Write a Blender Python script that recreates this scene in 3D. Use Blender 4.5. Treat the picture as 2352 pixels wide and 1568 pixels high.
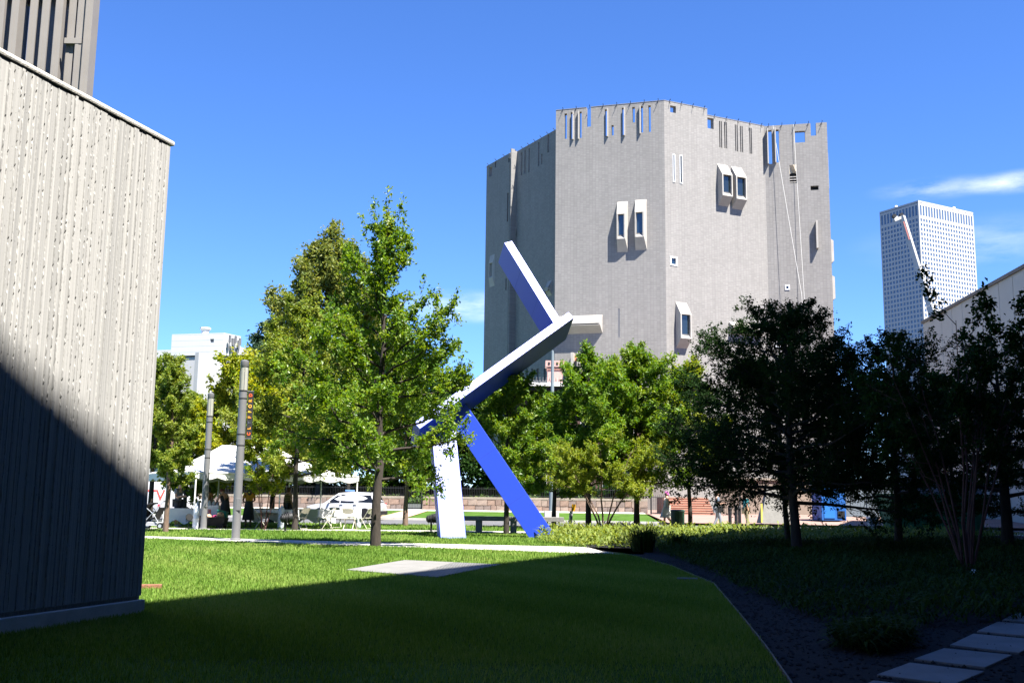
import bpy, bmesh, math, random
import numpy as np
from mathutils import Vector, Matrix

for o in list(bpy.data.objects):
    bpy.data.objects.remove(o)
scene = bpy.context.scene
COL = scene.collection
PI = math.pi
rad = math.radians

# ------------------------------------------------------------------ camera
CAM_H, PITCH, ROLL, FPX = 1.2, rad(8.77), rad(0.72), 2374.0
cam_d = bpy.data.cameras.new('camera')
cam = bpy.data.objects.new('camera', cam_d)
COL.objects.link(cam)
scene.camera = cam
cam_d.sensor_width = 36.0
cam_d.lens = 36.0 * FPX / 2352.0
cam_d.clip_start = 0.1
cam_d.clip_end = 6000.0
CAMR = Matrix.Rotation(PI / 2 + PITCH, 3, 'X') @ Matrix.Rotation(ROLL, 3, 'Z')
cam.location = (0, 0, CAM_H)
cam.rotation_euler = CAMR.to_euler()

# ------------------------------------------------------------------ light
SUN_EL = rad(60.0)
SUN_H = Vector((0.64, -0.768)).normalized()
SUN = Vector((SUN_H.x * math.cos(SUN_EL), SUN_H.y * math.cos(SUN_EL), math.sin(SUN_EL)))
world = bpy.data.worlds.new('World')
scene.world = world
world.use_nodes = True
wn, wl = world.node_tree.nodes, world.node_tree.links
wn.clear()
w_out = wn.new('ShaderNodeOutputWorld')
w_bg = wn.new('ShaderNodeBackground')
w_sky = wn.new('ShaderNodeTexSky')
w_sky.sky_type = 'NISHITA'
w_sky.sun_disc = False
w_sky.sun_elevation = SUN_EL
w_sky.sun_rotation = math.atan2(SUN_H.x, SUN_H.y)
w_sky.altitude = 1600.0
w_sky.air_density = 1.0
w_sky.dust_density = 0.0
w_sky.ozone_density = 2.6
SKY_STRENGTH = 0.05
w_bg.inputs['Strength'].default_value = SKY_STRENGTH
# two thin wisps of cloud low in the sky, fixed in direction
w_tc = wn.new('ShaderNodeTexCoord')
w_map = wn.new('ShaderNodeMapping')
w_map.inputs['Scale'].default_value = (9.0, 9.0, 34.0)
w_noise = wn.new('ShaderNodeTexNoise')
w_noise.inputs['Scale'].default_value = 1.6
w_noise.inputs['Detail'].default_value = 7.0
w_noise.inputs['Roughness'].default_value = 0.6
wl.new(w_tc.outputs['Generated'], w_map.inputs['Vector'])
wl.new(w_map.outputs['Vector'], w_noise.inputs['Vector'])
def wisp(dirv, ax, az, gain):
    d = Vector(dirv).normalized()
    n1 = wn.new('ShaderNodeVectorMath'); n1.operation = 'SUBTRACT'; n1.inputs[1].default_value = d
    n2 = wn.new('ShaderNodeVectorMath'); n2.operation = 'MULTIPLY'; n2.inputs[1].default_value = (1 / ax, 1 / ax, 1 / az)
    n3 = wn.new('ShaderNodeVectorMath'); n3.operation = 'LENGTH'
    n4 = wn.new('ShaderNodeMapRange'); n4.interpolation_type = 'SMOOTHSTEP'
    n4.inputs['From Min'].default_value = 1.0; n4.inputs['From Max'].default_value = 0.0; n4.inputs['To Max'].default_value = 1.0
    n5 = wn.new('ShaderNodeMapRange'); n5.inputs['From Min'].default_value = 0.36; n5.inputs['From Max'].default_value = 0.66
    n6 = wn.new('ShaderNodeMath'); n6.operation = 'MULTIPLY'
    n7 = wn.new('ShaderNodeMath'); n7.operation = 'MULTIPLY'; n7.inputs[1].default_value = gain
    wl.new(w_tc.outputs['Generated'], n1.inputs[0]); wl.new(n1.outputs[0], n2.inputs[0]); wl.new(n2.outputs[0], n3.inputs[0])
    wl.new(n3.outputs['Value'], n4.inputs['Value']); wl.new(w_noise.outputs['Fac'], n5.inputs['Value'])
    wl.new(n4.outputs['Result'], n6.inputs[0]); wl.new(n5.outputs['Result'], n6.inputs[1]); wl.new(n6.outputs[0], n7.inputs[0])
    return n7.outputs[0]
def sky_dir(px, py): return CAMR @ Vector(((px - 1176.0) / FPX, -(py - 784.0) / FPX, -1.0))
w_sum = None
for (q, ax, az, gain) in (((2345, 416), .055, .012, .6), ((2160, 432), .07, .012, .35), ((1075, 705), .09, .02, .5), ((2240, 560), .12, .03, .2)):
    o_ = wisp(sky_dir(*q), ax, az, gain)
    if w_sum is None: w_sum = o_
    else:
        m_ = wn.new('ShaderNodeMath'); m_.operation = 'ADD'; m_.use_clamp = True
        wl.new(w_sum, m_.inputs[0]); wl.new(o_, m_.inputs[1]); w_sum = m_.outputs[0]
w_hsv = wn.new('ShaderNodeHueSaturation')
w_hsv.inputs['Saturation'].default_value = 1.12
w_tint = wn.new('ShaderNodeMix'); w_tint.data_type = 'RGBA'; w_tint.blend_type = 'MULTIPLY'
w_tint.inputs['Factor'].default_value = 1.0
w_tint.inputs['B'].default_value = (0.77, 0.99, 1.42, 1)
w_mix = wn.new('ShaderNodeMix'); w_mix.data_type = 'RGBA'
w_mix.inputs['B'].default_value = (9.0, 9.2, 9.6, 1)
wl.new(w_sum, w_mix.inputs['Factor'])
wl.new(w_sky.outputs['Color'], w_hsv.inputs['Color'])
wl.new(w_hsv.outputs['Color'], w_tint.inputs['A'])
wl.new(w_tint.outputs['Result'], w_mix.inputs['A'])
wl.new(w_mix.outputs['Result'], w_bg.inputs['Color'])
wl.new(w_bg.outputs['Background'], w_out.inputs['Surface'])

sun_d = bpy.data.lights.new('sun', 'SUN')
sun_d.energy = 5.0
sun_d.angle = rad(0.53)
sun_d.color = (1.0, 0.95, 0.87)
sun = bpy.data.objects.new('sun', sun_d)
COL.objects.link(sun)
sun.rotation_euler = SUN.to_track_quat('Z', 'Y').to_euler()
sun.location = (30, -40, 60)

# ------------------------------------------------------------------ exposure and render settings
scene.view_settings.view_transform = 'Standard'
scene.view_settings.look = 'None'
scene.view_settings.exposure = 2.0
scene.view_settings.gamma = 1.0
scene.render.engine = 'CYCLES'
cy = scene.cycles
cy.use_denoising = True
cy.max_bounces = 7
cy.diffuse_bounces = 2
cy.glossy_bounces = 3
cy.transmission_bounces = 4
cy.transparent_max_bounces = 8
cy.sample_clamp_indirect = 6.0
cy.caustics_reflective = False
cy.caustics_refractive = False

# ------------------------------------------------------------------ measuring helpers (2352 x 1568 photo units)
def ray(px, py):
    return (CAMR @ Vector(((px - 1176.0) / FPX, -(py - 784.0) / FPX, -1.0)))
def at(px, py, y):
    r = ray(px, py)
    return Vector((0, 0, CAM_H)) + r * (y / r.y)
def G(px, py, z=0.0):
    r = ray(px, py)
    return Vector((0, 0, CAM_H)) + r * ((z - CAM_H) / r.z)
def at_x(px, y, z=1.2):
    # ground position of an image column at depth y
    r = ray(px, 1151)
    return r.x / r.y * y
def zoomA(zx, zy):
    # pixel of the museum detail picture -> photo units
    return ((1150 + zx * 0.47193) / 1.06293, (220 + zy * 0.47193) / 1.06293)

# ------------------------------------------------------------------ object helpers
def tag(o, label=None, cat=None, group=None, kind=None):
    if label: o['label'] = label
    if cat: o['category'] = cat
    if group: o['group'] = group
    if kind: o['kind'] = kind
    return o
def thing(name, label, cat, loc=(0, 0, 0), rz=0.0, group=None):
    o = bpy.data.objects.new(name, None)
    o.empty_display_size = 0.1
    COL.objects.link(o)
    o.location = loc
    o.rotation_euler = (0, 0, rz)
    return tag(o, label, cat, group)
def link(name, me, parent=None, loc=None, rot=None, scale=None):
    o = bpy.data.objects.new(name, me)
    COL.objects.link(o)
    if parent is not None: o.parent = parent
    if loc is not None: o.location = loc
    if rot is not None: o.rotation_euler = rot
    if scale is not None: o.scale = scale
    return o
def copy_tree(o, parent=None):
    c = o.copy()
    COL.objects.link(c)
    c.parent = parent
    for ch in list(o.children):
        copy_tree(ch, c)
    return c

def mesh_np(name, V, F, mat=None, smooth=False, attr=None):
    """V (n,3) array, F (m,k) array of equal-size faces."""
    V = np.asarray(V, dtype=np.float32); F = np.asarray(F, dtype=np.int32)
    me = bpy.data.meshes.new(name)
    me.vertices.add(len(V)); me.vertices.foreach_set('co', V.ravel())
    m, k = F.shape
    me.loops.add(m * k); me.loops.foreach_set('vertex_index', F.ravel())
    me.polygons.add(m)
    me.polygons.foreach_set('loop_start', np.arange(0, m * k, k, dtype=np.int32))
    me.update(calc_edges=True)
    if smooth: me.shade_smooth()
    else: me.shade_flat()
    if attr is not None:
        a = me.attributes.new('tint', 'FLOAT', 'POINT')
        a.data.foreach_set('value', np.asarray(attr, dtype=np.float32))
    if mat: me.materials.append(mat)
    return me

class MB:
    """collects shapes into one mesh"""
    def __init__(s):
        s.v = []; s.f = []
    def add(s, vs, fs):
        n = len(s.v)
        s.v += [tuple(p) for p in vs]
        s.f += [tuple(i + n for i in f) for f in fs]
        return s
    def box(s, c, size, rz=0.0, rot=None):
        R = rot if rot is not None else Matrix.Rotation(rz, 3, 'Z')
        hx, hy, hz = size[0] / 2, size[1] / 2, size[2] / 2
        c = Vector(c)
        vs = [c + R @ Vector((x, y, z)) for x in (-hx, hx) for y in (-hy, hy) for z in (-hz, hz)]
        return s.add(vs, [(0, 1, 3, 2), (4, 6, 7, 5), (0, 4, 5, 1), (2, 3, 7, 6), (0, 2, 6, 4), (1, 5, 7, 3)])
    def beam(s, a, b, w, h, up=(0, 0, 1)):
        a, b = Vector(a), Vector(b)
        d = (b - a); L = d.length; d.normalize()
        u = Vector(up)
        x = d.cross(u)
        if x.length < 1e-4: x = d.cross(Vector((1, 0, 0)))
        x.normalize(); y = x.cross(d)
        R = Matrix((x, d, y)).transposed()
        return s.box((a + b) / 2, (w, L, h), rot=R)
    def quad(s, *p):
        return s.add(p, [tuple(range(len(p)))])
    def prism(s, poly, z0, z1):
        n = len(poly)
        vs = [(p[0], p[1], z0) for p in poly] + [(p[0], p[1], z1) for p in poly]
        fs = [tuple(range(n - 1, -1, -1)), tuple(range(n, 2 * n))]
        fs += [(i, (i + 1) % n, n + (i + 1) % n, n + i) for i in range(n)]
        return s.add(vs, fs)
    def slab_y(s, poly, y0, y1):
        # polygon in (x,z) extruded along y
        n = len(poly)
        vs = [(p[0], y0, p[1]) for p in poly] + [(p[0], y1, p[1]) for p in poly]
        fs = [tuple(range(n)), tuple(range(2 * n - 1, n - 1, -1))]
        fs += [(i, n + i, n + (i + 1) % n, (i + 1) % n) for i in range(n)]
        return s.add(vs, fs)
    def tube(s, pts, r, n=8, caps=True):
        pts = [Vector(p) for p in pts]
        rs = r if isinstance(r, (list, tuple)) else [r] * len(pts)
        rings = []
        prev = None
        for i, p in enumerate(pts):
            d = (pts[min(i + 1, len(pts) - 1)] - pts[max(i - 1, 0)]).normalized()
            if prev is None:
                a = d.cross(Vector((0, 0, 1)))
                if a.length < 1e-3: a = d.cross(Vector((1, 0, 0)))
            else:
                a = prev - d * prev.dot(d)
                if a.length < 1e-4: a = d.cross(Vector((1, 0, 0)))
            a.normalize(); prev = a
            b = d.cross(a)
            rings.append([p + (a * math.cos(2 * PI * k / n) + b * math.sin(2 * PI * k / n)) * rs[i] for k in range(n)])
        vs = [v for rg in rings for v in rg]
        fs = []
        for i in range(len(pts) - 1):
            for k in range(n):
                fs.append((i * n + k, i * n + (k + 1) % n, (i + 1) * n + (k + 1) % n, (i + 1) * n + k))
        if caps:
            fs.append(tuple(range(n - 1, -1, -1)))
            fs.append(tuple(range((len(pts) - 1) * n, len(pts) * n)))
        return s.add(vs, fs)
    def lathe(s, prof, c=(0, 0, 0), n=16):
        vs = []; fs = []
        for (r, z) in prof:
            for k in range(n):
                a = 2 * PI * k / n
                vs.append((c[0] + r * math.cos(a), c[1] + r * math.sin(a), c[2] + z))
        for i in range(len(prof) - 1):
            for k in range(n):
                fs.append((i * n + k, i * n + (k + 1) % n, (i + 1) * n + (k + 1) % n, (i + 1) * n + k))
        fs.append(tuple(range(n - 1, -1, -1)))
        fs.append(tuple(range((len(prof) - 1) * n, len(prof) * n)))
        return s.add(vs, fs)
    def mesh(s, name, mat=None, smooth=False, bevel=0.0):
        me = bpy.data.meshes.new(name)
        me.from_pydata([tuple(v) for v in s.v], [], s.f)
        bm = bmesh.new(); bm.from_mesh(me)
        bmesh.ops.recalc_face_normals(bm, faces=bm.faces)
        if bevel > 0:
            es = [e for e in bm.edges if len(e.link_faces) == 2 and e.calc_face_angle(0) > 0.6]
            bmesh.ops.bevel(bm, geom=es, offset=bevel, segments=2, profile=0.6, affect='EDGES')
        bm.to_mesh(me); bm.free()
        if smooth:
            me.polygons.foreach_set('use_smooth', [True] * len(me.polygons))
            try: me.set_sharp_from_angle(angle=rad(38))
            except Exception: pass
        if mat: me.materials.append(mat)
        return me
    def build(s, name, mat, parent=None, smooth=False, bevel=0.0, loc=None, rot=None):
        return link(name, s.mesh(name, mat, smooth, bevel), parent, loc, rot)

def struct(o):
    o['kind'] = 'structure'; return o

# ------------------------------------------------------------------ materials
def principled(name):
    m = bpy.data.materials.new(name); m.use_nodes = True
    nt = m.node_tree
    return m, nt, nt.nodes['Principled BSDF']
def mat(name, col, rough=0.7, var=0.0, scale=4.0, bump=0.0, bscale=30.0, metal=0.0, spec=0.5, stretch=None, var2=None):
    m, nt, b = principled(name)
    N, L = nt.nodes, nt.links
    b.inputs['Base Color'].default_value = (*col, 1)
    b.inputs['Roughness'].default_value = rough
    b.inputs['Metallic'].default_value = metal
    b.inputs['Specular IOR Level'].default_value = spec
    if var > 0 or bump > 0:
        tc = N.new('ShaderNodeTexCoord'); mp = N.new('ShaderNodeMapping')
        if stretch: mp.inputs['Scale'].default_value = stretch
        L.new(tc.outputs['Object'], mp.inputs['Vector'])
    if var > 0:
        nz = N.new('ShaderNodeTexNoise'); nz.inputs['Scale'].default_value = scale
        nz.inputs['Detail'].default_value = 7; nz.inputs['Roughness'].default_value = 0.65
        L.new(mp.outputs['Vector'], nz.inputs['Vector'])
        rp = N.new('ShaderNodeValToRGB')
        rp.color_ramp.elements[0].position = 0.3; rp.color_ramp.elements[1].position = 0.72
        lo = [max(0, c * (1 - var)) for c in col]; hi = [min(1, c * (1 + var)) for c in col]
        if var2: hi = var2
        rp.color_ramp.elements[0].color = (*lo, 1); rp.color_ramp.elements[1].color = (*hi, 1)
        L.new(nz.outputs['Fac'], rp.inputs['Fac']); L.new(rp.outputs['Color'], b.inputs['Base Color'])
    if bump > 0:
        n2 = N.new('ShaderNodeTexNoise'); n2.inputs['Scale'].default_value = bscale; n2.inputs['Detail'].default_value = 6
        L.new(mp.outputs['Vector'], n2.inputs['Vector'])
        bp = N.new('ShaderNodeBump'); bp.inputs['Strength'].default_value = bump; bp.inputs['Distance'].default_value = 0.02
        L.new(n2.outputs['Fac'], bp.inputs['Height']); L.new(bp.outputs['Normal'], b.inputs['Normal'])
    return m
def leaf_mat(name, c0, c1, c2, trans=0.35, rough=0.42, spec=0.3):
    """three leaf colours mixed by the per-leaf tint"""
    m = bpy.data.materials.new(name); m.use_nodes = True
    nt = m.node_tree; N, L = nt.nodes, nt.links
    b = N['Principled BSDF']; out = N['Material Output']
    a = N.new('ShaderNodeAttribute'); a.attribute_name = 'tint'
    r = N.new('ShaderNodeValToRGB')
    e = r.color_ramp.elements
    e[0].position = 0.0; e[0].color = (*c0, 1)
    e[1].position = 1.0; e[1].color = (*c2, 1)
    x = e.new(0.5); x.color = (*c1, 1)
    L.new(a.outputs['Fac'], r.inputs['Fac'])
    L.new(r.outputs['Color'], b.inputs['Base Color'])
    b.inputs['Roughness'].default_value = rough
    b.inputs['Specular IOR Level'].default_value = spec
    t = N.new('ShaderNodeBsdfTranslucent')
    h = N.new('ShaderNodeHueSaturation'); h.inputs['Hue'].default_value = 0.485; h.inputs['Saturation'].default_value = 1.1; h.inputs['Value'].default_value = 1.5
    L.new(r.outputs['Color'], h.inputs['Color']); L.new(h.outputs['Color'], t.inputs['Color'])
    mx = N.new('ShaderNodeMixShader'); mx.inputs['Fac'].default_value = trans
    L.new(b.outputs['BSDF'], mx.inputs[1]); L.new(t.outputs['BSDF'], mx.inputs[2])
    L.new(mx.outputs['Shader'], out.inputs['Surface'])
    return m
def brick_mat(name, c1, c2, mortar, bw, bh, msize=0.012, rough=0.75, offset=0.5, bump=0.3, axes='XZ', var=0.12):
    """small units on a wall whose local x runs along it and z up"""
    m, nt, b = principled(name)
    N, L = nt.nodes, nt.links
    tc = N.new('ShaderNodeTexCoord'); sp = N.new('ShaderNodeSeparateXYZ'); cb = N.new('ShaderNodeCombineXYZ')
    L.new(tc.outputs['Object'], sp.inputs['Vector'])
    L.new(sp.outputs[axes[0]], cb.inputs['X']); L.new(sp.outputs[axes[1]], cb.inputs['Y'])
    br = N.new('ShaderNodeTexBrick')
    br.offset = offset
    br.inputs['Scale'].default_value = 1.0
    br.inputs['Brick Width'].default_value = bw; br.inputs['Row Height'].default_value = bh
    br.inputs['Mortar Size'].default_value = msize; br.inputs['Mortar Smooth'].default_value = 0.3
    br.inputs['Color1'].default_value = (*c1, 1); br.inputs['Color2'].default_value = (*c2, 1); br.inputs['Mortar'].default_value = (*mortar, 1)
    L.new(cb.outputs['Vector'], br.inputs['Vector'])
    nz = N.new('ShaderNodeTexNoise'); nz.inputs['Scale'].default_value = 0.35; nz.inputs['Detail'].default_value = 8; nz.inputs['Roughness'].default_value = 0.7
    L.new(tc.outputs['Object'], nz.inputs['Vector'])
    sm_ = N.new('ShaderNodeMapping'); sm_.inputs['Scale'].default_value = (3.2, 3.2, .12); L.new(tc.outputs['Object'], sm_.inputs['Vector'])
    nz2 = N.new('ShaderNodeTexNoise'); nz2.inputs['Scale'].default_value = .8; nz2.inputs['Detail'].default_value = 6
    L.new(sm_.outputs['Vector'], nz2.inputs['Vector'])
    av = N.new('ShaderNodeMix'); av.inputs['Factor'].default_value = .5
    L.new(nz.outputs['Fac'], av.inputs['A']); L.new(nz2.outputs['Fac'], av.inputs['B'])
    mr = N.new('ShaderNodeMapRange'); mr.inputs['From Min'].default_value = 0.34; mr.inputs['From Max'].default_value = 0.66
    mr.inputs['To Min'].default_value = 1 - var; mr.inputs['To Max'].default_value = 1 + var
    L.new(av.outputs['Result'], mr.inputs['Value'])
    mx = N.new('ShaderNodeVectorMath'); mx.operation = 'SCALE'
    L.new(br.outputs['Color'], mx.inputs[0]); L.new(mr.outputs['Result'], mx.inputs['Scale'])
    L.new(mx.outputs['Vector'], b.inputs['Base Color'])
    b.inputs['Roughness'].default_value = rough
    b.inputs['Specular IOR Level'].default_value = 0.2
    if bump > 0:
        bp = N.new('ShaderNodeBump'); bp.inputs['Strength'].default_value = bump; bp.inputs['Distance'].default_value = 0.01; bp.invert = True
        L.new(br.outputs['Fac'], bp.inputs['Height']); L.new(bp.outputs['Normal'], b.inputs['Normal'])
    return m
def glass_mat(name, col, rough=0.06):
    m, nt, b = principled(name)
    b.inputs['Base Color'].default_value = (*col, 1)
    b.inputs['Roughness'].default_value = rough
    b.inputs['Specular IOR Level'].default_value = 0.9
    b.inputs['Coat Weight'].default_value = 0.4
    b.inputs['Coat Roughness'].default_value = 0.03
    return m

MAT = {}
MAT['asphalt'] = mat('asphalt', (0.09, 0.09, 0.095), 0.9, 0.25, 2.0, 0.4, 90)
MAT['path'] = mat('path_concrete', (0.42, 0.40, 0.36), 0.85, 0.16, 1.2, 0.25, 60)
MAT['slab'] = mat('slab_concrete', (0.165, 0.162, 0.154), 0.85, 0.15, 2.2, 0.2, 60)
MAT['grate'] = brick_mat('grate_steel', (0.155, 0.155, 0.15), (0.165, 0.165, 0.16), (0.105, 0.105, 0.10), 0.05, 0.05, 0.012, 0.6, 0.0, 0.6, 'XY')
MAT['stepstone'] = mat('step_stone', (0.17, 0.172, 0.175), 0.8, 0.22, 1.8, 0.3, 50)
MAT['kerb'] = mat('kerb_concrete', (0.42, 0.41, 0.38), 0.85, 0.15, 2, 0.2, 50)
MAT['paving'] = brick_mat('pink_paving', (0.25, 0.165, 0.14), (0.23, 0.15, 0.125), (0.2, 0.15, 0.13), 0.6, 0.3, 0.01, 0.85, 0.5, 0.2, 'XY')
MAT['turf'] = mat('turf', (0.05, 0.10, 0.017), 0.95, 0.35, 0.9, 0.5, 120, spec=0.05)
MAT['soil'] = mat('soil', (0.05, 0.043, 0.03), 0.95, 0.3, 3, 0.5, 60)
MAT['gravel'] = mat('gravel', (0.03, 0.03, 0.032), 0.95, 0.35, 25, 0.8, 70, spec=0.08)
MAT['gravel_stone'] = mat('gravel_stone', (0.04, 0.041, 0.044), 0.9, 0.5, 3, spec=0.1)
MAT['edging'] = mat('edging_steel', (0.09, 0.075, 0.06), 0.6, 0.2, 8)
MAT['dryground'] = mat('dry_ground', (0.045, 0.047, 0.033), 0.95, 0.25, 0.2, 0.2, 20)
MAT['white'] = mat('white_paint', (0.64, 0.64, 0.62), 0.5)
MAT['grey_metal'] = mat('grey_metal', (0.135, 0.135, 0.14), 0.42, 0.06, 6)
MAT['dark_metal'] = mat('dark_metal', (0.014, 0.0145, 0.016), 0.55, spec=0.3)
MAT['black'] = mat('black_plastic', (0.009, 0.009, 0.01), 0.6, spec=0.3)
MAT['bark'] = mat('bark', (0.032, 0.025, 0.02), 0.95, 0.4, 10, 0.9, 25, stretch=(1, 1, 0.25))
MAT['bark_red'] = mat('bark_red', (0.085, 0.032, 0.025), 0.8, 0.35, 12, 0.4, 30, stretch=(1, 1, 0.3))
MAT['bark_pale'] = mat('bark_pale', (0.13, 0.085, 0.062), 0.9, 0.4, 10, 0.6, 25, stretch=(1, 1, 0.25))
# ================================================================== GROUND
SH0 = Vector((-4.1, 12.1)); SHD = Vector((0.4254, 0.905))     # where the big shadow edge crosses the lawn
def poly_sheet(name, pts, z, m, thick=0.0):
    mb = MB()
    if thick: mb.prism([(p[0], p[1]) for p in pts], z - thick, z)
    else: mb.add([(p[0], p[1], z) for p in pts], [tuple(range(len(pts)))])
    return struct(mb.build(name, m))
def st_near(x): return 58.0 - 0.12 * (x + 60)
def st_far(x): return 78.0 - 0.16 * (x + 60)
def wall_y(x): return 86.5 - 0.16 * (x + 60)

poly_sheet('ground', [(-3000, -200), (3000, -200), (3000, 5000), (-3000, 5000)], -0.16, MAT['dryground'])
xs = np.linspace(-90, 70, 33)
poly_sheet('street', [(-90, st_near(-90) - .3), (70, st_near(70) - .3), (70, st_far(70) + .3), (-90, st_far(-90) + .3)], -0.12, MAT['asphalt'])
# lawn: a raised sheet with its kerb along the street
poly_sheet('lawn', [(-60, -20), (40, -20), (40, st_near(40)), (-60, st_near(-60))], 0.0, MAT['turf'], 0.14)
mb = MB()
mb.prism([(-90, st_near(-90)), (70, st_near(70)), (70, st_near(70) + .16), (-90, st_near(-90) + .16)], -0.15, 0.012)
struct(mb.build('kerb', MAT['kerb']))
# far verge: grass bank that climbs from the street to the garden wall
def strip(name, y0f, y1f, z0, z1, x0, x1, m, n=24):
    V = []; Fc = []
    for i in range(n + 1):
        x = x0 + (x1 - x0) * i / n
        V += [(x, y0f(x), z0), (x, y1f(x), z1)]
    for i in range(n):
        Fc.append((2 * i, 2 * i + 2, 2 * i + 3, 2 * i + 1))
    me = mesh_np(name, V, Fc, m)
    return struct(link(name, me))
mb = MB(); mb.prism([(-90, st_far(-90)), (70, st_far(70)), (70, st_far(70) + .18), (-90, st_far(-90) + .18)], -0.15, 0.02)
struct(mb.build('kerb', MAT['kerb']))
XR = 9.6
strip('verge', lambda x: st_far(x) + .18, lambda x: wall_y(x) - 1.6, 0.0, 0.42, -90, XR, MAT['turf'])
strip('sidewalk', lambda x: wall_y(x) - 1.62, lambda x: wall_y(x) + .2, 0.424, 0.52, -90, XR, MAT['path'])
strip('plaza', lambda x: st_far(x) - 3.2, lambda x: st_far(x) + 5.5, 0.03, 0.42, XR, 70, MAT['paving'])
strip('plaza', lambda x: st_far(x) + 5.48, lambda x: st_far(x) + 40, 0.424, 0.5, XR, 70, MAT['paving'])
strip('garden_terrace', lambda x: wall_y(x) + .2, lambda x: 170, 0.9, 1.2, -90, XR, MAT['turf'])
# sidewalk strip crossing the verge (red path beside the car)
mb = MB()
for i in range(1):
    xa, xb = -7.6, -5.9
    mb.add([(xa - 1.2, st_far(xa) + .25, 0.03), (xb - 1.0, st_far(xb) + .25, 0.03), (xb, wall_y(xb) - 1.7, 0.45), (xa, wall_y(xa) - 1.7, 0.45)], [(0, 1, 2, 3)])
struct(mb.build('path', mat('red_path', (0.45, 0.27, 0.2), 0.85, .15, 2)))
# near sidewalk by the planting where people walk
poly_sheet('sidewalk', [(4.4, 46.6), (40, 42.5), (40, st_near(40) - .02), (4.4, st_near(4.4) - .02)], 0.02, MAT['path'], 0.01)

# lawn paths, traced on the ground
def gpts(l): return [G(x, y) for x, y in l]
def path_np(name, near, far, z, m):
    a = gpts(near); b = gpts(far)[::-1]
    return poly_sheet(name, [(p.x, p.y) for p in a + b], z, m)
path_np('path', [(-150, 1222), (330, 1236.5), (700, 1250), (1000, 1259), (1300, 1270), (1480, 1274)],
        [(-150, 1214), (330, 1231.3), (700, 1241.5), (1000, 1249), (1300, 1255.5), (1480, 1260)], 0.012, MAT['path'])
path_np('path', [(-150, 1206), (330, 1214.8), (600, 1217.6), (900, 1220.5), (1250, 1225.5)],
        [(-150, 1203), (330, 1211.4), (600, 1214.2), (900, 1217), (1250, 1221)], 0.012, MAT['path'])
# bed: soil and dark gravel right of the lawn edge
BED = [(1385, 1267), (1450, 1276), (1540, 1300), (1640, 1342), (1705, 1420), (1760, 1490), (1815, 1570), (1850, 1640)]
bedL = gpts(BED)
bed_poly = [(p.x, p.y) for p in bedL] + [(2.2, 3.0), (40, 3.0), (40, 42.4), (4.3, 46.5), (1.0, 40.5)]
poly_sheet('planting_bed', bed_poly, 0.012, MAT['gravel'])
mb = MB()
ep = [(p.x, p.y) for p in bedL]
for a, b in zip(ep[:-1], ep[1:]):
    mb.beam((a[0], a[1], 0.005), (b[0], b[1], 0.005), 0.012, 0.05)
tag(mb.build('lawn_edging', MAT['edging']), 'thin rusty steel edging strip between the lawn and the dark gravel', 'edging')

# concrete slab with a steel grate set in the lawn
sl = gpts([(795, 1311), (930, 1288.5), (1152, 1298.5), (1005, 1328.5)])
c = sum(sl, Vector()) / 4
t = thing('concrete_slab', 'pale concrete slab with a perforated steel grate, set flush in the lawn', 'slab', (c.x, c.y, 0))
def lerp(a, b, k): return a + (b - a) * k
mb = MB(); q = [sl[0], lerp(sl[0], sl[3], 1), lerp(sl[3], sl[2], .55), lerp(sl[0], sl[1], 1) * .45 + lerp(sl[1], sl[2], .5) * .55]
A0, A1, A2, A3 = sl
mid_f = lerp(A1, A2, .52); mid_n = lerp(A0, A3, .72)
mb.prism([((p - c).x, (p - c).y) for p in (A0, mid_n, mid_f, A1)], 0.0, 0.03); mb.build('slab_panel', MAT['slab'], t, bevel=0.006)
mb = MB(); mb.prism([((p - c).x, (p - c).y) for p in (lerp(mid_n, A3, .02), A3, A2, lerp(mid_f, A2, .02))], 0.0, 0.028); mb.build('steel_grate', MAT['grate'], t)

# ================================================================== GRASS BLADES (stuff)
def in_poly(x, y, poly):
    n = len(poly); ins = np.zeros(len(x), bool); j = n - 1
    for i in range(n):
        xi, yi = poly[i]; xj, yj = poly[j]
        cnd = ((yi > y) != (yj > y)) & (x < (xj - xi) * (y - yi) / (yj - yi + 1e-12) + xi)
        ins ^= cnd; j = i
    return ins
def polys_of(name):
    r = []
    for o in bpy.data.objects:
        if o.name.split('.')[0] == name and o.type == 'MESH':
            me = o.data
            p = max(me.polygons, key=lambda q: q.area)
            r.append([(me.vertices[i].co.x, me.vertices[i].co.y) for i in p.vertices])
    return r
rng = np.random.default_rng(5)
GX = []; GY = []; GH = []
for (y0, y1, dens, hh) in ((3.2, 8, 1350, .036), (8, 13, 2600, .04), (13, 20, 1700, .042), (20, 30, 700, .05), (30, 42, 230, .06), (42, 54, 70, .07)):
    xl, xr = -0.56 * y1 - .5, 0.5 * y1
    if y0 < 8: xr = min(xr, 3)
    n = int((xr - xl) * (y1 - y0) * dens)
    GX.append(rng.uniform(xl, xr, n)); GY.append(rng.uniform(y0, y1, n)); GH.append(np.full(n, hh) * rng.uniform(.6, 1.35, n))
GX = np.concatenate(GX); GY = np.concatenate(GY); GH = np.concatenate(GH)
keep = ~in_poly(GX, GY, bed_poly)
for nm in ('path',):
    for p in polys_of(nm): keep &= ~in_poly(GX, GY, p)
keep &= ~in_poly(GX, GY, [(p.x, p.y) for p in sl])
WD = Vector((0.305, 0.952)); WE = Vector((-3.85, 11.1))        # concrete wall line
keep &= ((GX - WE.x) * WD.y - (GY - WE.y) * WD.x > 0.03) | (GY > 11.15)
keep &= (np.abs(GX / GY) < 0.56)
keep &= GY < 58.0 - 0.12 * (GX + 60) - .05
GX, GY, GH = GX[keep], GY[keep], GH[keep]
n = len(GX)
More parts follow.
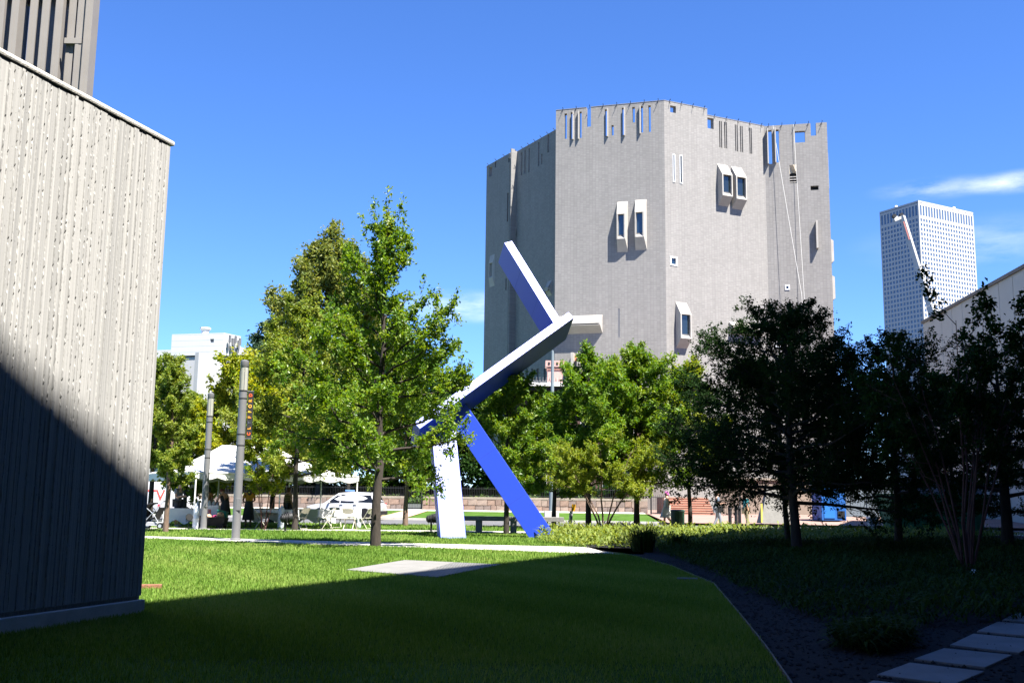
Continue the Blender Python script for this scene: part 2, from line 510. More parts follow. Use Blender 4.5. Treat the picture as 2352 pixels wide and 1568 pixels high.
az = rng.uniform(0, 2 * PI, n); lean = rng.uniform(.1, .7, n) * GH; wd = GH * .085 + 0.00018 * GY
P = np.stack([GX, GY, np.zeros(n)], 1)
side = np.stack([np.cos(az + PI / 2), np.sin(az + PI / 2), np.zeros(n)], 1) * wd[:, None]
tip = P + np.stack([np.cos(az) * lean, np.sin(az) * lean, GH], 1)
V = np.stack([P - side, P + side, tip], 1).reshape(-1, 3)
patch = np.sin(GX * .9 + 2 * np.sin(GY * .35)) * .18 + np.sin(GX * 2.7 + GY * 1.9) * .12
tint = np.clip(rng.normal(.45, .22, n) + patch + .35 * np.clip(np.sin(GX * .55 + 1.7) * np.sin(GY * .42 + .6) - .45, 0, 1), 0, 1)
MAT['blade'] = leaf_mat('grass_blade', (0.075, 0.148, 0.02), (0.135, 0.232, 0.036), (0.22, 0.285, 0.07), .35, .6, .1)
g = link('grass', mesh_np('grass', V, np.arange(3 * n).reshape(-1, 3), MAT['blade'], attr=np.repeat(tint, 3)))
tag(g, 'short mown green grass of the lawn', 'grass', kind='stuff')

# gravel pebbles of the bed near the stepping stones (stuff)
n = 9000
px_ = rng.uniform(0, 12, n * 3); py_ = rng.uniform(4.5, 22, n * 3)
k = in_poly(px_, py_, bed_poly) & (px_ / py_ < .55); px_, py_ = px_[k][:n], py_[k][:n]; n = len(px_)
s = rng.uniform(.008, .022, n)
octa = np.array([(1, 0, 0), (0, 1, 0), (-1, 0, 0), (0, -1, 0), (0, 0, .7), (0, 0, -.7)], float)
V = octa[None] * s[:, None, None] * rng.uniform(.7, 1.3, (n, 6, 1)) + np.stack([px_, py_, np.full(n, .018)], 1)[:, None]
Fo = np.array([(0, 1, 4), (1, 2, 4), (2, 3, 4), (3, 0, 4), (1, 0, 5), (2, 1, 5), (3, 2, 5), (0, 3, 5)])
Fc = (Fo[None] + (np.arange(n) * 6)[:, None, None]).reshape(-1, 3)
tag(link('gravel', mesh_np('gravel', V.reshape(-1, 3), Fc, MAT['gravel_stone'])), 'loose dark grey gravel in the planting bed', 'gravel', kind='stuff')

# stepping stones
def z6(x, y): return ((1900 + x * .42553) / 1.06293, (1000 + y * .42553) / 1.06293)
stones = [[(400, 1650), (545, 1575), (980, 1625), (840, 1700)], [(565, 1540), (755, 1470), (1185, 1522), (1010, 1598)],
          [(780, 1447), (950, 1385), (1345, 1425), (1190, 1497)],
          [(985, 1365), (1120, 1300), (1520, 1338), (1385, 1412)], [(1140, 1285), (1258, 1230), (1640, 1262), (1520, 1322)],
          [(1285, 1220), (1395, 1160), (1760, 1190), (1650, 1248)]]
ords = ['half cut off at the foot of the row', 'broad and smooth, near the lawn', 'in the middle of the row, clean edged', 'one dark leaf on it', 'with a faint blue-grey stain',
        'farthest up the row toward the red stemmed shrub']
for i, s4 in enumerate(stones):
    p4 = [G(*z6(*q)) for q in s4]
    c = sum(p4, Vector()) / 4
    mb = MB(); mb.prism([((p - c).x, (p - c).y) for p in p4], -0.01, 0.03)
    o = mb.build('stepping_stone', MAT['stepstone'], bevel=0.008, loc=(c.x, c.y, 0))
    tag(o, 'grey stepping stone slab in dark gravel, ' + ords[i], 'stepping stone', 'stepping stones across the gravel bed')

# rusty plate in the grass by the concrete wall
p = G(340, 1352)
mb = MB(); mb.box((0, 0, .03), (.34, .12, .06), rz=.25)
tag(mb.build('rusty_plate', mat('rust', (0.20, 0.09, 0.05), .9, .4, 20, .4, 60), loc=p, bevel=.006), 'small rusty steel plate lying in the grass beside the concrete wall', 'plate')

# ================================================================== CONCRETE WALL (left)
def conc_mat():
    m, nt, b = principled('board_concrete')
    N, L = nt.nodes, nt.links
    tc = N.new('ShaderNodeTexCoord'); mp = N.new('ShaderNodeMapping'); mp.inputs['Scale'].default_value = (42, 42, 0.12)
    L.new(tc.outputs['Object'], mp.inputs['Vector'])
    nz = N.new('ShaderNodeTexNoise'); nz.inputs['Scale'].default_value = 1.0; nz.inputs['Detail'].default_value = 1.5; nz.inputs['Roughness'].default_value = .5
    L.new(mp.outputs['Vector'], nz.inputs['Vector'])
    rp = N.new('ShaderNodeValToRGB'); e = rp.color_ramp.elements
    e[0].position = .28; e[0].color = (.235, .234, .228, 1); e[1].position = .7; e[1].color = (.38, .375, .36, 1)
    L.new(nz.outputs['Fac'], rp.inputs['Fac'])
    # pits
    vo = N.new('ShaderNodeTexNoise'); vo.inputs['Scale'].default_value = 46; vo.inputs['Detail'].default_value = 2
    m3 = N.new('ShaderNodeMapping'); m3.inputs['Scale'].default_value = (1.5, 1.5, .9)
    L.new(tc.outputs['Object'], m3.inputs['Vector']); L.new(m3.outputs['Vector'], vo.inputs['Vector'])
    r2 = N.new('ShaderNodeValToRGB'); f = r2.color_ramp.elements
    f[0].position = .27; f[0].color = (.2, .2, .2, 1); f[1].position = .31; f[1].color = (1, 1, 1, 1)
    L.new(vo.outputs['Fac'], r2.inputs['Fac'])
    mx = N.new('ShaderNodeMix'); mx.data_type = 'RGBA'; mx.blend_type = 'MULTIPLY'; mx.inputs['Factor'].default_value = .75
    L.new(rp.outputs['Color'], mx.inputs['A']); L.new(r2.outputs['Color'], mx.inputs['B']); L.new(mx.outputs['Result'], b.inputs['Base Color'])
    b.inputs['Roughness'].default_value = .9
    bp = N.new('ShaderNodeBump'); bp.inputs['Strength'].default_value = .2; bp.inputs['Distance'].default_value = .004
    L.new(vo.outputs['Fac'], bp.inputs['Height']); L.new(bp.outputs['Normal'], b.inputs['Normal'])
    return m
MAT['board'] = conc_mat()
MAT['coping'] = mat('coping_concrete', (.50, .485, .45), .9, .15, 6, .3, 60)
WTOP = 5.12
wang = math.atan2(WD.y, WD.x)
# local frame: x along the wall toward its far end (0 at the far corner, negative toward the camera), -y outward
cw = thing('concrete_wall', 'tall board-formed concrete wall of a building, half in sunlight, with ragged vertical fins', 'wall', (WE.x, WE.y, 0), wang)
mb = MB(); mb.box((-5.5, .42, WTOP / 2 - .03), (11.0, .8, WTOP - .06)); mb.build('wall_core', MAT['board'], cw)
mb = MB(); mb.box((-5.5, -.02, .07), (11.02, .06, .14)); mb.build('base_plinth', MAT['coping'], cw, bevel=.01)
mb = MB(); mb.box((-5.475, .425, WTOP - .01), (11.06, .9, .055)); mb.build('coping', MAT['coping'], cw, bevel=.02)
random.seed(11)
u = -0.004
nb = 0
while u > -6.2:
    w = random.choice((.04, .05, .06, .075, .09, .11))
    d = random.uniform(.001, .010)
    z0, z1 = .18, WTOP - .05 - random.uniform(0, .012)
    if random.random() < .12: d += .008
    # board: a flat, slightly proud strip; its near edge carries a thin broken fin
    nz_ = 170
    Vv = []; Ff = []
    fin = random.random() < .85
    run = 0
    for k in range(nz_ + 1):
        z = z0 + (z1 - z0) * (k + random.uniform(-.3, .3) * (0 < k < nz_)) / nz_
        if run <= 0: run = random.randint(1, 3); on_ = fin and random.random() > .35
        run -= 1
        fr = d + (random.uniform(.002, .008) if on_ else -random.uniform(.006, .013))
        if k in (0, nz_): fr = d
        e0 = w - .010 - random.uniform(0, .003)
        Vv += [(u, .03, z), (u - .002, -d, z), (u - e0, -d, z), (u - e0 - .003, -fr, z), (u - w + .002, -fr, z), (u - w, .03, z)]
    for k in range(nz_):
        for j in range(5):
            Ff.append((6 * k + j, 6 * k + j + 1, 6 * (k + 1) + j + 1, 6 * (k + 1) + j))
    me = mesh_np('concrete_board', Vv, Ff, MAT['board'])
    link('concrete_board', me, cw)
    u -= w + random.uniform(.0, .004); nb += 1

# louvred tower rising behind it
lt = thing('louvre_tower', 'grey steel louvre tower of tall vertical blades rising behind the concrete wall', 'tower')
MAT['louvre'] = mat('louvre_grey', (.225, .21, .195), .5, .08, 2)
LY = 17.0
pR0 = at(222, 226, LY); pR1 = at(240, 0, LY)
lt.location = (pR0.x, LY, 0)
zb, ztp = 4.0, 16.0
# blades stepping back to the left, along a line that recedes slightly
bl = [-.14, -.30, -.48, -.66, -.92, -1.16, -1.42, -1.70, -1.95, -2.25, -2.55, -2.85, -3.15, -3.45]
for i, x in enumerate(bl):
    mb = MB(); mb.box((x - .05, .06 * (i % 3), (zb + ztp) / 2), (.055, .42, ztp - zb)); mb.build('louvre_blade', MAT['louvre'], lt)
    mb = MB(); mb.box((x - .02, -.19 + .06 * (i % 3), (zb + ztp) / 2 + .004), (.13, .03, ztp - zb)); mb.build('blade_flange', MAT['louvre'], lt)
for j, z in enumerate((6.2, 8.05, 9.9, 11.7, 13.6)):
    mb = MB(); mb.box((-1.95, .33, z), (3.3, .06, .16)); mb.build('crossbar', MAT['dark_metal'], lt)
    mb = MB(); mb.box((-.42, -.13, z + .9), (.3, .05, .10)); mb.build('clip_bar', MAT['louvre'], lt)
for i, x in enumerate((-.75, -1.3, -1.9, -2.8)):
    mb = MB(); mb.box((x, .95, (zb + ztp) / 2), (.22, .1, ztp - zb)); mb.build('inner_blade', MAT['dark_metal'], lt)
mb = MB(); mb.box((-1.85, .6, 2.0), (4.2, 2.2, 4.0)); mb.build('tower_base', MAT['coping'], lt)

# building that throws the big shadow: stands just outside the frame on the right
HB = 24.0
sh = HB / math.tan(SUN_EL)
E0 = SH0 + SUN_H * sh
MAT['clad'] = mat('dark_cladding', (.10, .10, .105), .5, .15, .6)
MAT['clad2'] = mat('cladding_seam', (.05, .05, .055), .6)
def onE(k): return E0 + SHD * k
nE = Vector((SHD.y, -SHD.x))
k0, k1 = -34.0, 60.5
a, b_ = onE(k0), onE(k1)
poly = [a, b_, b_ + nE * 30, a + nE * 30]
sb = thing('gallery_building', 'large dark metal-clad gallery building along the right of the lawn, casting the long shadow', 'building', (a.x, a.y, 0))
o_ = onE(0)
mb = MB(); mb.prism([((p - a).x, (p - a).y) for p in (o_, b_, b_ + nE * 30, o_ + nE * 30)], 0, HB); mb.build('wall', MAT['clad'], sb)
HR = HB + .3 * -k0
mb = MB(); w8 = [(p - a) for p in (a, o_, o_ + nE * 30, a + nE * 30)]
mb.add([(p.x, p.y, 0) for p in w8] + [(w8[0].x, w8[0].y, HR), (w8[1].x, w8[1].y, HB), (w8[2].x, w8[2].y, HB), (w8[3].x, w8[3].y, HR)], [(0, 3, 2, 1), (0, 1, 5, 4), (1, 2, 6, 5), (2, 3, 7, 6), (3, 0, 4, 7), (4, 5, 6, 7)])
mb.build('raking_wing', MAT['clad'], sb)
ang = math.atan2(SHD.y, SHD.x)
for i in range(24):
    k = 2 + i * 4.0
    if k > k1 - k0: break
    p = SHD * k - nE * .03
    mb = MB(); mb.box((p.x, p.y, HB / 2), (.06, .08, HB - .1), rz=ang); mb.build('panel_seam', MAT['clad2'], sb)
# unseen block added behind the viewer to keep sky light off the foreground
bb = thing('added_sky_blocker', 'unseen board-formed concrete block added behind the viewer to screen off sky light', 'building', (-4, -11, 0))
mb = MB(); mb.box((0, 0, 13), (30, 8, 26)); mb.build('wall', MAT['board'], bb)
mb = MB(); mb.box((0, 0, 26.1), (30.3, 8.3, .25)); mb.build('coping', MAT['coping'], bb)

# ================================================================== ART MUSEUM
MAT['tile'] = brick_mat('grey_tile', (.238, .228, .216), (.202, .194, .184), (.182, .174, .165), .34, .19, .02, .9, 0.0, 0.0, 'XZ', .09)
MAT['tile_cap'] = mat('tile_cap', (.2, .19, .18), .6)
MAT['hood'] = mat('hood_concrete', (.33, .31, .28), .85, .1, 1.5, .2, 20)
MAT['pane_blue'] = glass_mat('blue_glass', (.012, .03, .055))
MAT['pane_dark'] = glass_mat('dark_glass', (.012, .018, .02))
MAT['frame_white'] = mat('frame_white', (.75, .76, .76), .4)
MAT['tan'] = mat('tan_render', (.50, .43, .32), .85, .1, 1)
MAT['void'] = mat('dark_void', (.02, .02, .02), .9)

class Wall:
    """vertical wall plane, A to B left to right seen from outside"""
    def __init__(s, A, B, parent):
        s.A, s.B = Vector(A), Vector(B); s.par = parent
        d = s.B - s.A; s.L = d.length; s.u = d.normalized(); s.rz = math.atan2(s.u.y, s.u.x)
        s.n = Vector((s.u.y, -s.u.x))
        s.loc = (s.A.x - parent.location.x, s.A.y - parent.location.y, 0)
    def uz(s, px, py):
        r = ray(px, py)
        k = (s.n.x * s.A.x + s.n.y * s.A.y) / (s.n.x * r.x + s.n.y * r.y)
        P = Vector((0, 0, CAM_H)) + r * k
        return ((P.x - s.A.x) * s.u.x + (P.y - s.A.y) * s.u.y, P.z)
    def rect(s, x0, y0, x1, y1, f=zoomA):
        # picture box -> (u0,u1,z0,z1)
        a = s.uz(*f(x0, (y0 + y1) / 2)); b = s.uz(*f(x1, (y0 + y1) / 2))
        c = s.uz(*f((x0 + x1) / 2, y0)); d = s.uz(*f((x0 + x1) / 2, y1))
        return (a[0], b[0], d[1], c[1])
    def put(s, mb, name, m, parent=None, **kw):
        o = mb.build(name, m, parent or s.par, **kw)
        if parent is None:
            o.location = s.loc; o.rotation_euler = (0, 0, s.rz)
        return o
    def panel(s, z0, z1, holes, th, m, u0=0.0, u1=None, name='wall'):
        u1 = s.L if u1 is None else u1
        us = sorted({u0, u1, *[max(u0, min(u1, v)) for h in holes for v in h[:2]]})
        zs = sorted({z0, z1, *[max(z0, min(z1, v)) for h in holes for v in h[2:]]})
        mb = MB()
        def hole(i, j):
            if i < 0 or j < 0 or i >= len(us) - 1 or j >= len(zs) - 1: return True
            x, z = (us[i] + us[i + 1]) / 2, (zs[j] + zs[j + 1]) / 2
            return any(h[0] < x < h[1] and h[2] < z < h[3] for h in holes)
        for i in range(len(us) - 1):
            for j in range(len(zs) - 1):
                if hole(i, j): continue
                a, b, c, d = us[i], us[i + 1], zs[j], zs[j + 1]
                mb.quad((a, 0, c), (b, 0, c), (b, 0, d), (a, 0, d))
                mb.quad((a, th, c), (a, th, d), (b, th, d), (b, th, c))
                if hole(i - 1, j): mb.quad((a, 0, c), (a, 0, d), (a, th, d), (a, th, c))
                if hole(i + 1, j): mb.quad((b, 0, c), (b, th, c), (b, th, d), (b, 0, d))
                if hole(i, j - 1): mb.quad((a, 0, c), (a, th, c), (b, th, c), (b, 0, c))
                if hole(i, j + 1): mb.quad((a, 0, d), (b, 0, d), (b, th, d), (a, th, d))
        bm = bmesh.new()
        vs = {}
        for f in mb.f:
            pts = []
            for i in f:
                k = tuple(round(c, 4) for c in mb.v[i])
                if k not in vs: vs[k] = bm.verts.new(k)
                pts.append(vs[k])
            try: bm.faces.new(pts)
            except ValueError: pass
        me = bpy.data.meshes.new(name); bm.to_mesh(me); bm.free(); me.materials.append(m)
        return link(name, me, s.par, s.loc, (0, 0, s.rz))
    def hooded(s, u0, u1, zb, zt, p, ts, bs, pane='pane_blue', name='hooded_window', flare=.12, side=0):
        """projecting box window: slopes out over ts at the top and bs at the bottom"""
        w = u1 - u0; e = .13
        f0, f1 = u0 + flare * w * (side <= 0) * .3, u1 - flare * w
        root = None
        mb = MB()
        zo1, zo0 = zt - ts, zb + bs          # front face range
        O = [(u0, 0, zb), (u1, 0, zb), (u1, 0, zt), (u0, 0, zt)]
        Fv = [(f0, -p, zo0), (f1, -p, zo0), (f1, -p, zo1), (f0, -p, zo1)]
        I = [(f0 + e, -p, zo0 + .05), (f1 - e, -p, zo0 + .05), (f1 - e, -p, zo1 - .06), (f0 + e, -p, zo1 - .06)]
        dp = -p + .32
        Bk = [(f0 + e, dp, zo0 + min(.45, (zo1 - zo0) * .2)), (f1 - e, dp, zo0 + min(.45, (zo1 - zo0) * .2)), (f1 - e, dp, zo1 - .06), (f0 + e, dp, zo1 - .06)]
        vs = O + Fv + I + Bk
        fs = []
        for k in range(4):
            k2 = (k + 1) % 4
            fs += [(k, k2, 4 + k2, 4 + k), (4 + k, 4 + k2, 8 + k2, 8 + k), (8 + k, 8 + k2, 12 + k2, 12 + k)]
        mb.add(vs, fs)
        root = s.put(mb, name, MAT['hood'])
        pb = MB(); b = Bk
        pb.quad(*[(q[0], dp - .02, q[2]) for q in b])
        fr = MB()
        x0, x1, z0, z1 = b[0][0], b[1][0], b[0][2], b[2][2]
        t_ = .05
        for (cx, cz, sx, sz) in (((x0 + x1) / 2, z0 + t_ / 2, x1 - x0, t_), ((x0 + x1) / 2, z1 - t_ / 2, x1 - x0, t_), (x0 + t_ / 2, (z0 + z1) / 2, t_, z1 - z0), (x1 - t_ / 2, (z0 + z1) / 2, t_, z1 - z0)):
            fr.box((cx, dp - .06, cz), (sx, .05, sz))
        pb.build('pane', MAT[pane], root)
        fr.build('frame', MAT['grey_metal'], root)
        return root
    def flat_window(s, r, pane='pane_blue', fw=.12, proud=.06, frame='frame_white', name='window'):
        u0, u1, z0, z1 = r
        fr = MB()
        for (cx, cz, sx, sz) in (((u0 + u1) / 2, z0 + fw / 2, u1 - u0, fw), ((u0 + u1) / 2, z1 - fw / 2, u1 - u0, fw), (u0 + fw / 2, (z0 + z1) / 2, fw, z1 - z0 - 2 * fw), (u1 - fw / 2, (z0 + z1) / 2, fw, z1 - z0 - 2 * fw)):
            fr.box((cx, -proud / 2 + .05, cz), (sx, proud + .1, sz))
        root = s.put(fr, name, MAT[frame])
        MB().quad((u0 + fw, .12, z0 + fw), (u1 - fw, .12, z0 + fw), (u1 - fw, .12, z1 - fw), (u0 + fw, .12, z1 - fw)).build('pane', MAT[pane], root)
        return root
    def fin(s, u, w, z0, z1, p, name='fin', m='tile_cap'):
        mb = MB(); mb.box((u, -p / 2 + .002, (z0 + z1) / 2), (w, p, z1 - z0))
        return s.put(mb, name, MAT[m])

Z1 = at(1525, 231, 105).z
C0 = at(1525, 231, 105)
def corner(px, py, z):
    r = ray(px, py); k = (z - CAM_H) / r.z
    return Vector((0, 0, CAM_H)) + r * k
C1 = corner(1277, 254, Z1)
Z2 = Z1 - .72
C2 = corner(1755, 290, Z2)
C3 = corner(1899, 281, Z2)
CS0 = corner(1277.5, 297, Z1); CS1 = corner(1182, 351, Z1)
CS2 = corner(1180.5, 346, Z1); CS3 = corner(1118, 381.5, Z1)
mus = thing('art_museum', 'tall grey tiled art museum tower with slit openings along its parapet and boxed windows', 'building', (C0.x, C0.y, 0))
P2 = lambda v: (v.x, v.y)
F1 = Wall(P2(C1), P2(C0), mus); F2 = Wall(P2(C0), P2(C2), mus); F3 = Wall(P2(C2), P2(C3), mus)
S1 = Wall(P2(CS1), P2(CS0), mus); S2 = Wall(P2(CS3), P2(CS2), mus)
TH = .55
# --- front left face
h1 = [F1.rect(*b) for b in ((483, 122, 496, 253), (515, 115, 527, 252), (560, 112, 572, 248), (692, 100, 705, 237), (726, 182, 738, 235), (780, 92, 792, 232), (834, 88, 848, 168), (878, 84, 890, 220), (917, 80, 930, 217))]
n0 = F1.rect(597, 80, 620, 190); h1.append((n0[0], n0[1], n0[2], Z1 + 1))
gr = F1.rect(760, 1130, 770, 1278); h1.append(gr)
W_F1 = F1.panel(0, Z1, h1, TH, MAT['tile'])
for k in (1, 2, 3, 5, 7):
    r = h1[k]; uu = r[1] + .05 if k in (1, 3, 5) else r[0] - .05
    F1.fin(uu, .1, r[2] - .15, r[3] + .02, .26, 'slit_fin', 'hood')
for i in range(16):
    z = gr[2] + (gr[3] - gr[2]) * (i + .5) / 16
    mb = MB(); mb.box(((gr[0] + gr[1]) / 2, .08, z), (gr[1] - gr[0] - .01, .12, .2)); F1.put(mb, 'grille_slat', MAT['grey_metal'])
for (a, b, c, d) in ((757, 577, 812, 838), (850, 567, 909, 828)):
    r = F1.rect(a, b, c, d); F1.hooded(r[0], r[1], r[2], r[3], .75, 1.5, 1.25, flare=.16)
r = F1.rect(455, 1166, 680, 1260); F1.hooded(r[0], r[1], r[2], r[3], .9, .95, .75, flare=.02)
for (a, b, c, d) in ((527, 1362, 535, 1425), (558, 1362, 568, 1425)):
    r = F1.rect(a, b, c, d); F1.fin((r[0] + r[1]) / 2, .25, r[2] - 1.5, r[3], .9, 'window_fin', 'hood')
r = F1.rect(536, 1372, 560, 1400); mb = MB(); mb.box(((r[0] + r[1]) / 2, -.06, (r[2] + r[3]) / 2), (r[1] - r[0], .12, r[3] - r[2])); F1.put(mb, 'terracotta_panel', mat('terracotta', (.45, .2, .1), .8))
# --- front right face
h2 = [F2.rect(1030, 82, 1060, 117), F2.rect(1223, 145, 1255, 200)]
for (x, y0, y1) in ((1286, 160, 297), (1295, 162, 299), (1312, 165, 301), (1321, 167, 303), (1368, 179, 315), (1377, 181, 318), (1394, 186, 320), (1403, 187, 322), (1442, 196, 329), (1450, 197, 330)):
    h2.append(F2.rect(x - 2, y0, x + 3, y1))
uS = F2.uz(*zoomA(1222, 110))[0]
h2.append((uS, F2.L + 1, Z2, Z1 + 1))
w1 = F2.rect(1043, 332, 1055, 477); w2 = F2.rect(1079, 338, 1093, 484); w3 = F2.rect(1030, 862, 1066, 908)
ins = lambda r, e: (r[0] + e, r[1] - e, r[2] + e, r[3] - e)
h2 += [ins(w1, .03), ins(w2, .03), ins(w3, .03)]
W_F2 = F2.panel(0, Z1, h2, TH, MAT['tile'])
for w in (w1, w2): F2.flat_window(w, 'pane_dark', .055)
F2.flat_window(w3, 'pane_blue', .14)
for (a, b, c, d, pp) in ((1275, 386, 1328, 600, .9), (1347, 399, 1401, 617, .9), (1060, 1098, 1116, 1335, .9)):
    r = F2.rect(a, b, c, d); F2.hooded(r[0], r[1], r[2], r[3], pp, 1.35, .9, 'pane_dark', flare=0.0, side=1)
r = F2.rect(1335, 1205, 1500, 1270); F2.hooded(r[0], r[1], r[2], r[3], .8, .7, .5, flare=.02)
# --- right face
h3 = [F3.rect(1538, 208, 1557, 382), F3.rect(1577, 205, 1594, 375), F3.rect(1676, 212, 1728, 271), F3.rect(1757, 495, 1798, 517), F3.rect(1648, 388, 1685, 482)]
r = F3.rect(1757, 170, 1785, 236); h3.append((r[0], r[1], r[2], Z2 + 1))
w4 = F3.rect(1624, 1008, 1649, 1033); w5 = F3.rect(1575, 1300, 1605, 1330); w6 = F3.rect(1880, 1395, 1886, 1400)
h3 += [ins(w4, .03), ins(w5, .03)]
W_F3 = F3.panel(0, Z2, h3, TH, MAT['tile'])
for w in (w4, w5): F3.flat_window(w, 'pane_blue', .12)
for k in (0, 1):
    r = h3[k]; F3.fin(r[0] - .06, .12, r[2] - .1, r[3] + .1, .55, 'slit_fin', 'hood')
r = h3[3]; MB_ = MB(); MB_.box(((r[0] + r[1]) / 2, TH - .05, (r[2] + r[3]) / 2), (r[1] - r[0], .05, r[3] - r[2])); F3.put(MB_, 'vent_back', MAT['void'])
r = h3[4]                                                        # folded tan hood
um = (r[0] + r[1]) / 2
vh = MB()
vh.add([(r[0], 0, r[3]), (um, -.15, r[3]), (um, .45, r[2] + 1.3), (r[0], .1, r[2] + 1.1), (r[1], 0, r[3]), (r[1], .1, r[2] + 1.1)], [(0, 1, 2, 3), (1, 4, 5, 2)])
F3.put(vh, 'folded_hood', MAT['tan'])
vb = MB(); vb.box((um, TH - .04, (r[2] + r[3]) / 2), (r[1] - r[0], .05, r[3] - r[2])); F3.put(vb, 'vent_back', MAT['void'])
for i in range(3):
    sb_ = MB(); sb_.box((um, .1, r[2] + .15 + .3 * i), (r[1] - r[0], .08, .1)); F3.put(sb_, 'vent_slat', MAT['hood'])
r = F3.rect(1775, 680, 1794, 822); F3.fin(r[1] - .1, .2, r[2], r[3], .55, 'blade_fin', 'hood')
# --- shaded left faces
h4 = [S1.rect(395, 232, 404, 322)]
h4[0] = (h4[0][0], h4[0][1], h4[0][2], h4[0][3])
for (x, y0, y1) in ((262, 325, 440), (279, 312, 432), (300, 300, 425), (350, 270, 392), (366, 330, 385)):
    h4.append(S1.rect(x - 3, y0, x + 3, y1))
for (x0, x1) in ((285, 293), (311, 320), (339, 349), (376, 386)):
    h4.append(S1.rect(x0, 1440, x1, 1500))
W_S1 = S1.panel(0, Z1, h4, TH, MAT['tile'])
for k in range(6, 10):
    q = h4[k]; mb = MB(); mb.quad((q[0], .3, q[2]), (q[1], .3, q[2]), (q[1], .3, q[3]), (q[0], .3, q[3])); S1.put(mb, 'pane', MAT['pane_dark'])
r = S1.rect(396, 985, 420, 1065); S1.hooded(r[0], r[1], r[2], r[3], .5, 1.2, .9, 'pane_blue')
h5 = [S2.rect(94, 398, 108, 446), S2.rect(123, 372, 130, 402), S2.rect(192, 352, 199, 374), S2.rect(186, 532, 193, 680), S2.rect(178, 975, 184, 1035)]
W_S2 = S2.panel(0, Z1, h5, TH, MAT['tile'])
for k in (3, 4):
    q = h5[k]; mb = MB(); mb.box(((q[0] + q[1]) / 2, .3, (q[2] + q[3]) / 2), (q[1] - q[0], .1, q[3] - q[2])); S2.put(mb, 'slot_back', MAT['tile_cap'])
r = S2.rect(82, 858, 112, 1020); S2.hooded(r[0] + .8, r[1] + .5, r[2], r[3], .2, 1.0, 1.1, 'pane_dark')
f_ = MB(); f_.box((S2.L - .07, -.12, Z1 / 2 + .1), (.16, .5, Z1 + .2)); S2.put(f_, 'corner_fin', MAT['tile'])
# --- hidden sides and back close the tower; roof deck well below the parapet
ctr = Vector((14, 120))
def hidden(A, B, z): return Wall(A, B, mus).panel(0, z, [], TH, MAT['tile'], u0=.5)
X3 = P2(C3)
D1 = (X3[0] + 3.2, X3[1] + 26); D2 = (CS3.x + 5, CS3.y + 12)
hidden(X3, D1, Z2); hidden(D1, D2, Z2); hidden(D2, P2(CS3), Z1 - .02)
hidden(P2(CS2), P2(CS1), Z1 - .03)
hidden((CS0.x + .02, CS0.y), (C1.x + .02, C1.y), Z1 - .02)
mb = MB(); poly = [P2(C1), P2(C0), P2(C2), X3, D1, D2, P2(CS3), P2(CS2), P2(CS1), P2(CS0)]
cen = Vector((sum(p[0] for p in poly) / len(poly), sum(p[1] for p in poly) / len(poly)))
mb.prism([((cen.x + (p[0] - cen.x) * .97) - mus.location.x, (cen.y + (p[1] - cen.y) * .97) - mus.location.y) for p in poly], 33.0, 33.6)
mb.build('roof', MAT['tile_cap'], mus)
# penthouse seen through the slits
u3 = F1.uz(*zoomA(660, 200))[0]
mb = MB(); mb.box(((u3 + F1.L - .8) / 2, 4.4, 37.2), (F1.L - .8 - u3, 2.2, 7.2)); F1.put(mb, 'penthouse', MAT['tan'])
# boxed windows that stick out round the far right corner
F4 = Wall(X3, D1, mus)
for (y0, y1, z_) in ((290, 505, .4), (750, 885, .8), (940, 1080, .8)):
    a = F3.uz(*zoomA(1840, y0))[1]; b = F3.uz(*zoomA(1840, y1))[1]
    F4.hooded(1.2, 2.6, b, a, z_ * .62, .3, .3, 'pane_dark')
# roof brackets along the parapet
for W, us, z in ((F1, np.linspace(.8, F1.L - .6, 8), Z1), (F2, np.linspace(.7, uS - .4, 4), Z1), (F2, np.linspace(uS + .9, F2.L - .4, 5), Z2), (F3, np.linspace(.5, F3.L - .5, 5), Z2), (S1, np.linspace(.4, S1.L - .4, 7), Z1), (S2, np.linspace(.4, S2.L - .4, 4), Z1)):
    for u in us:
        mb = MB(); mb.beam((u, .12, z - .02), (u, -.2, z + .22), .05, .05); mb.beam((u, .1, z), (u - .1, -.3, z - .35), .04, .04)
        W.put(mb, 'roof_bracket', MAT['dark_metal'])
# thin parapet caps
for W, a, b, z in ((F2, 0, uS, Z1), (F2, uS, F2.L, Z2), (F1, 0, n0[0], Z1), (F1, n0[1], F1.L, Z1)):
    mb = MB(); mb.box(((a + b) / 2, TH / 2, z + .03), (b - a - .02, TH + .06, .05)); W.put(mb, 'parapet_cap', MAT['tile_cap'])
# ropes hanging from the parapet: things of their own
MAT['rope'] = mat('rope', (.65, .64, .6), .8)
def rope(a, b, off0, off1, label):
    ua = F3.uz(*zoomA(*a)); ub = F3.uz(*zoomA(*b))
    P0 = F3.A + F3.u * ua[0] + F3.n * off0; P1 = F3.A + F3.u * ub[0] + F3.n * off1
    mb = MB(); base = Vector((P1.x, P1.y, ub[1] - 12))
    mb.tube([Vector((P0.x, P0.y, ua[1])) - base, Vector(((P0.x + P1.x) / 2, (P0.y + P1.y) / 2, (ua[1] + ub[1]) / 2 - .15)) - base, Vector((P1.x, P1.y, ub[1])) - base, Vector((P1.x + .5, P1.y - .3, ub[1] - 12)) - base], .02, 5)
    o = mb.build('rope', MAT['rope'], loc=base); tag(o, label, 'rope', 'ropes hanging down the museum face')
rope((1562, 186), (1705, 1065), .15, 1.6, 'pale rope slanting away from the museum parapet slits to the ground')
rope((1668, 180), (1722, 1065), .12, .5, 'pale rope hanging almost straight past the folded tan vent of the museum')

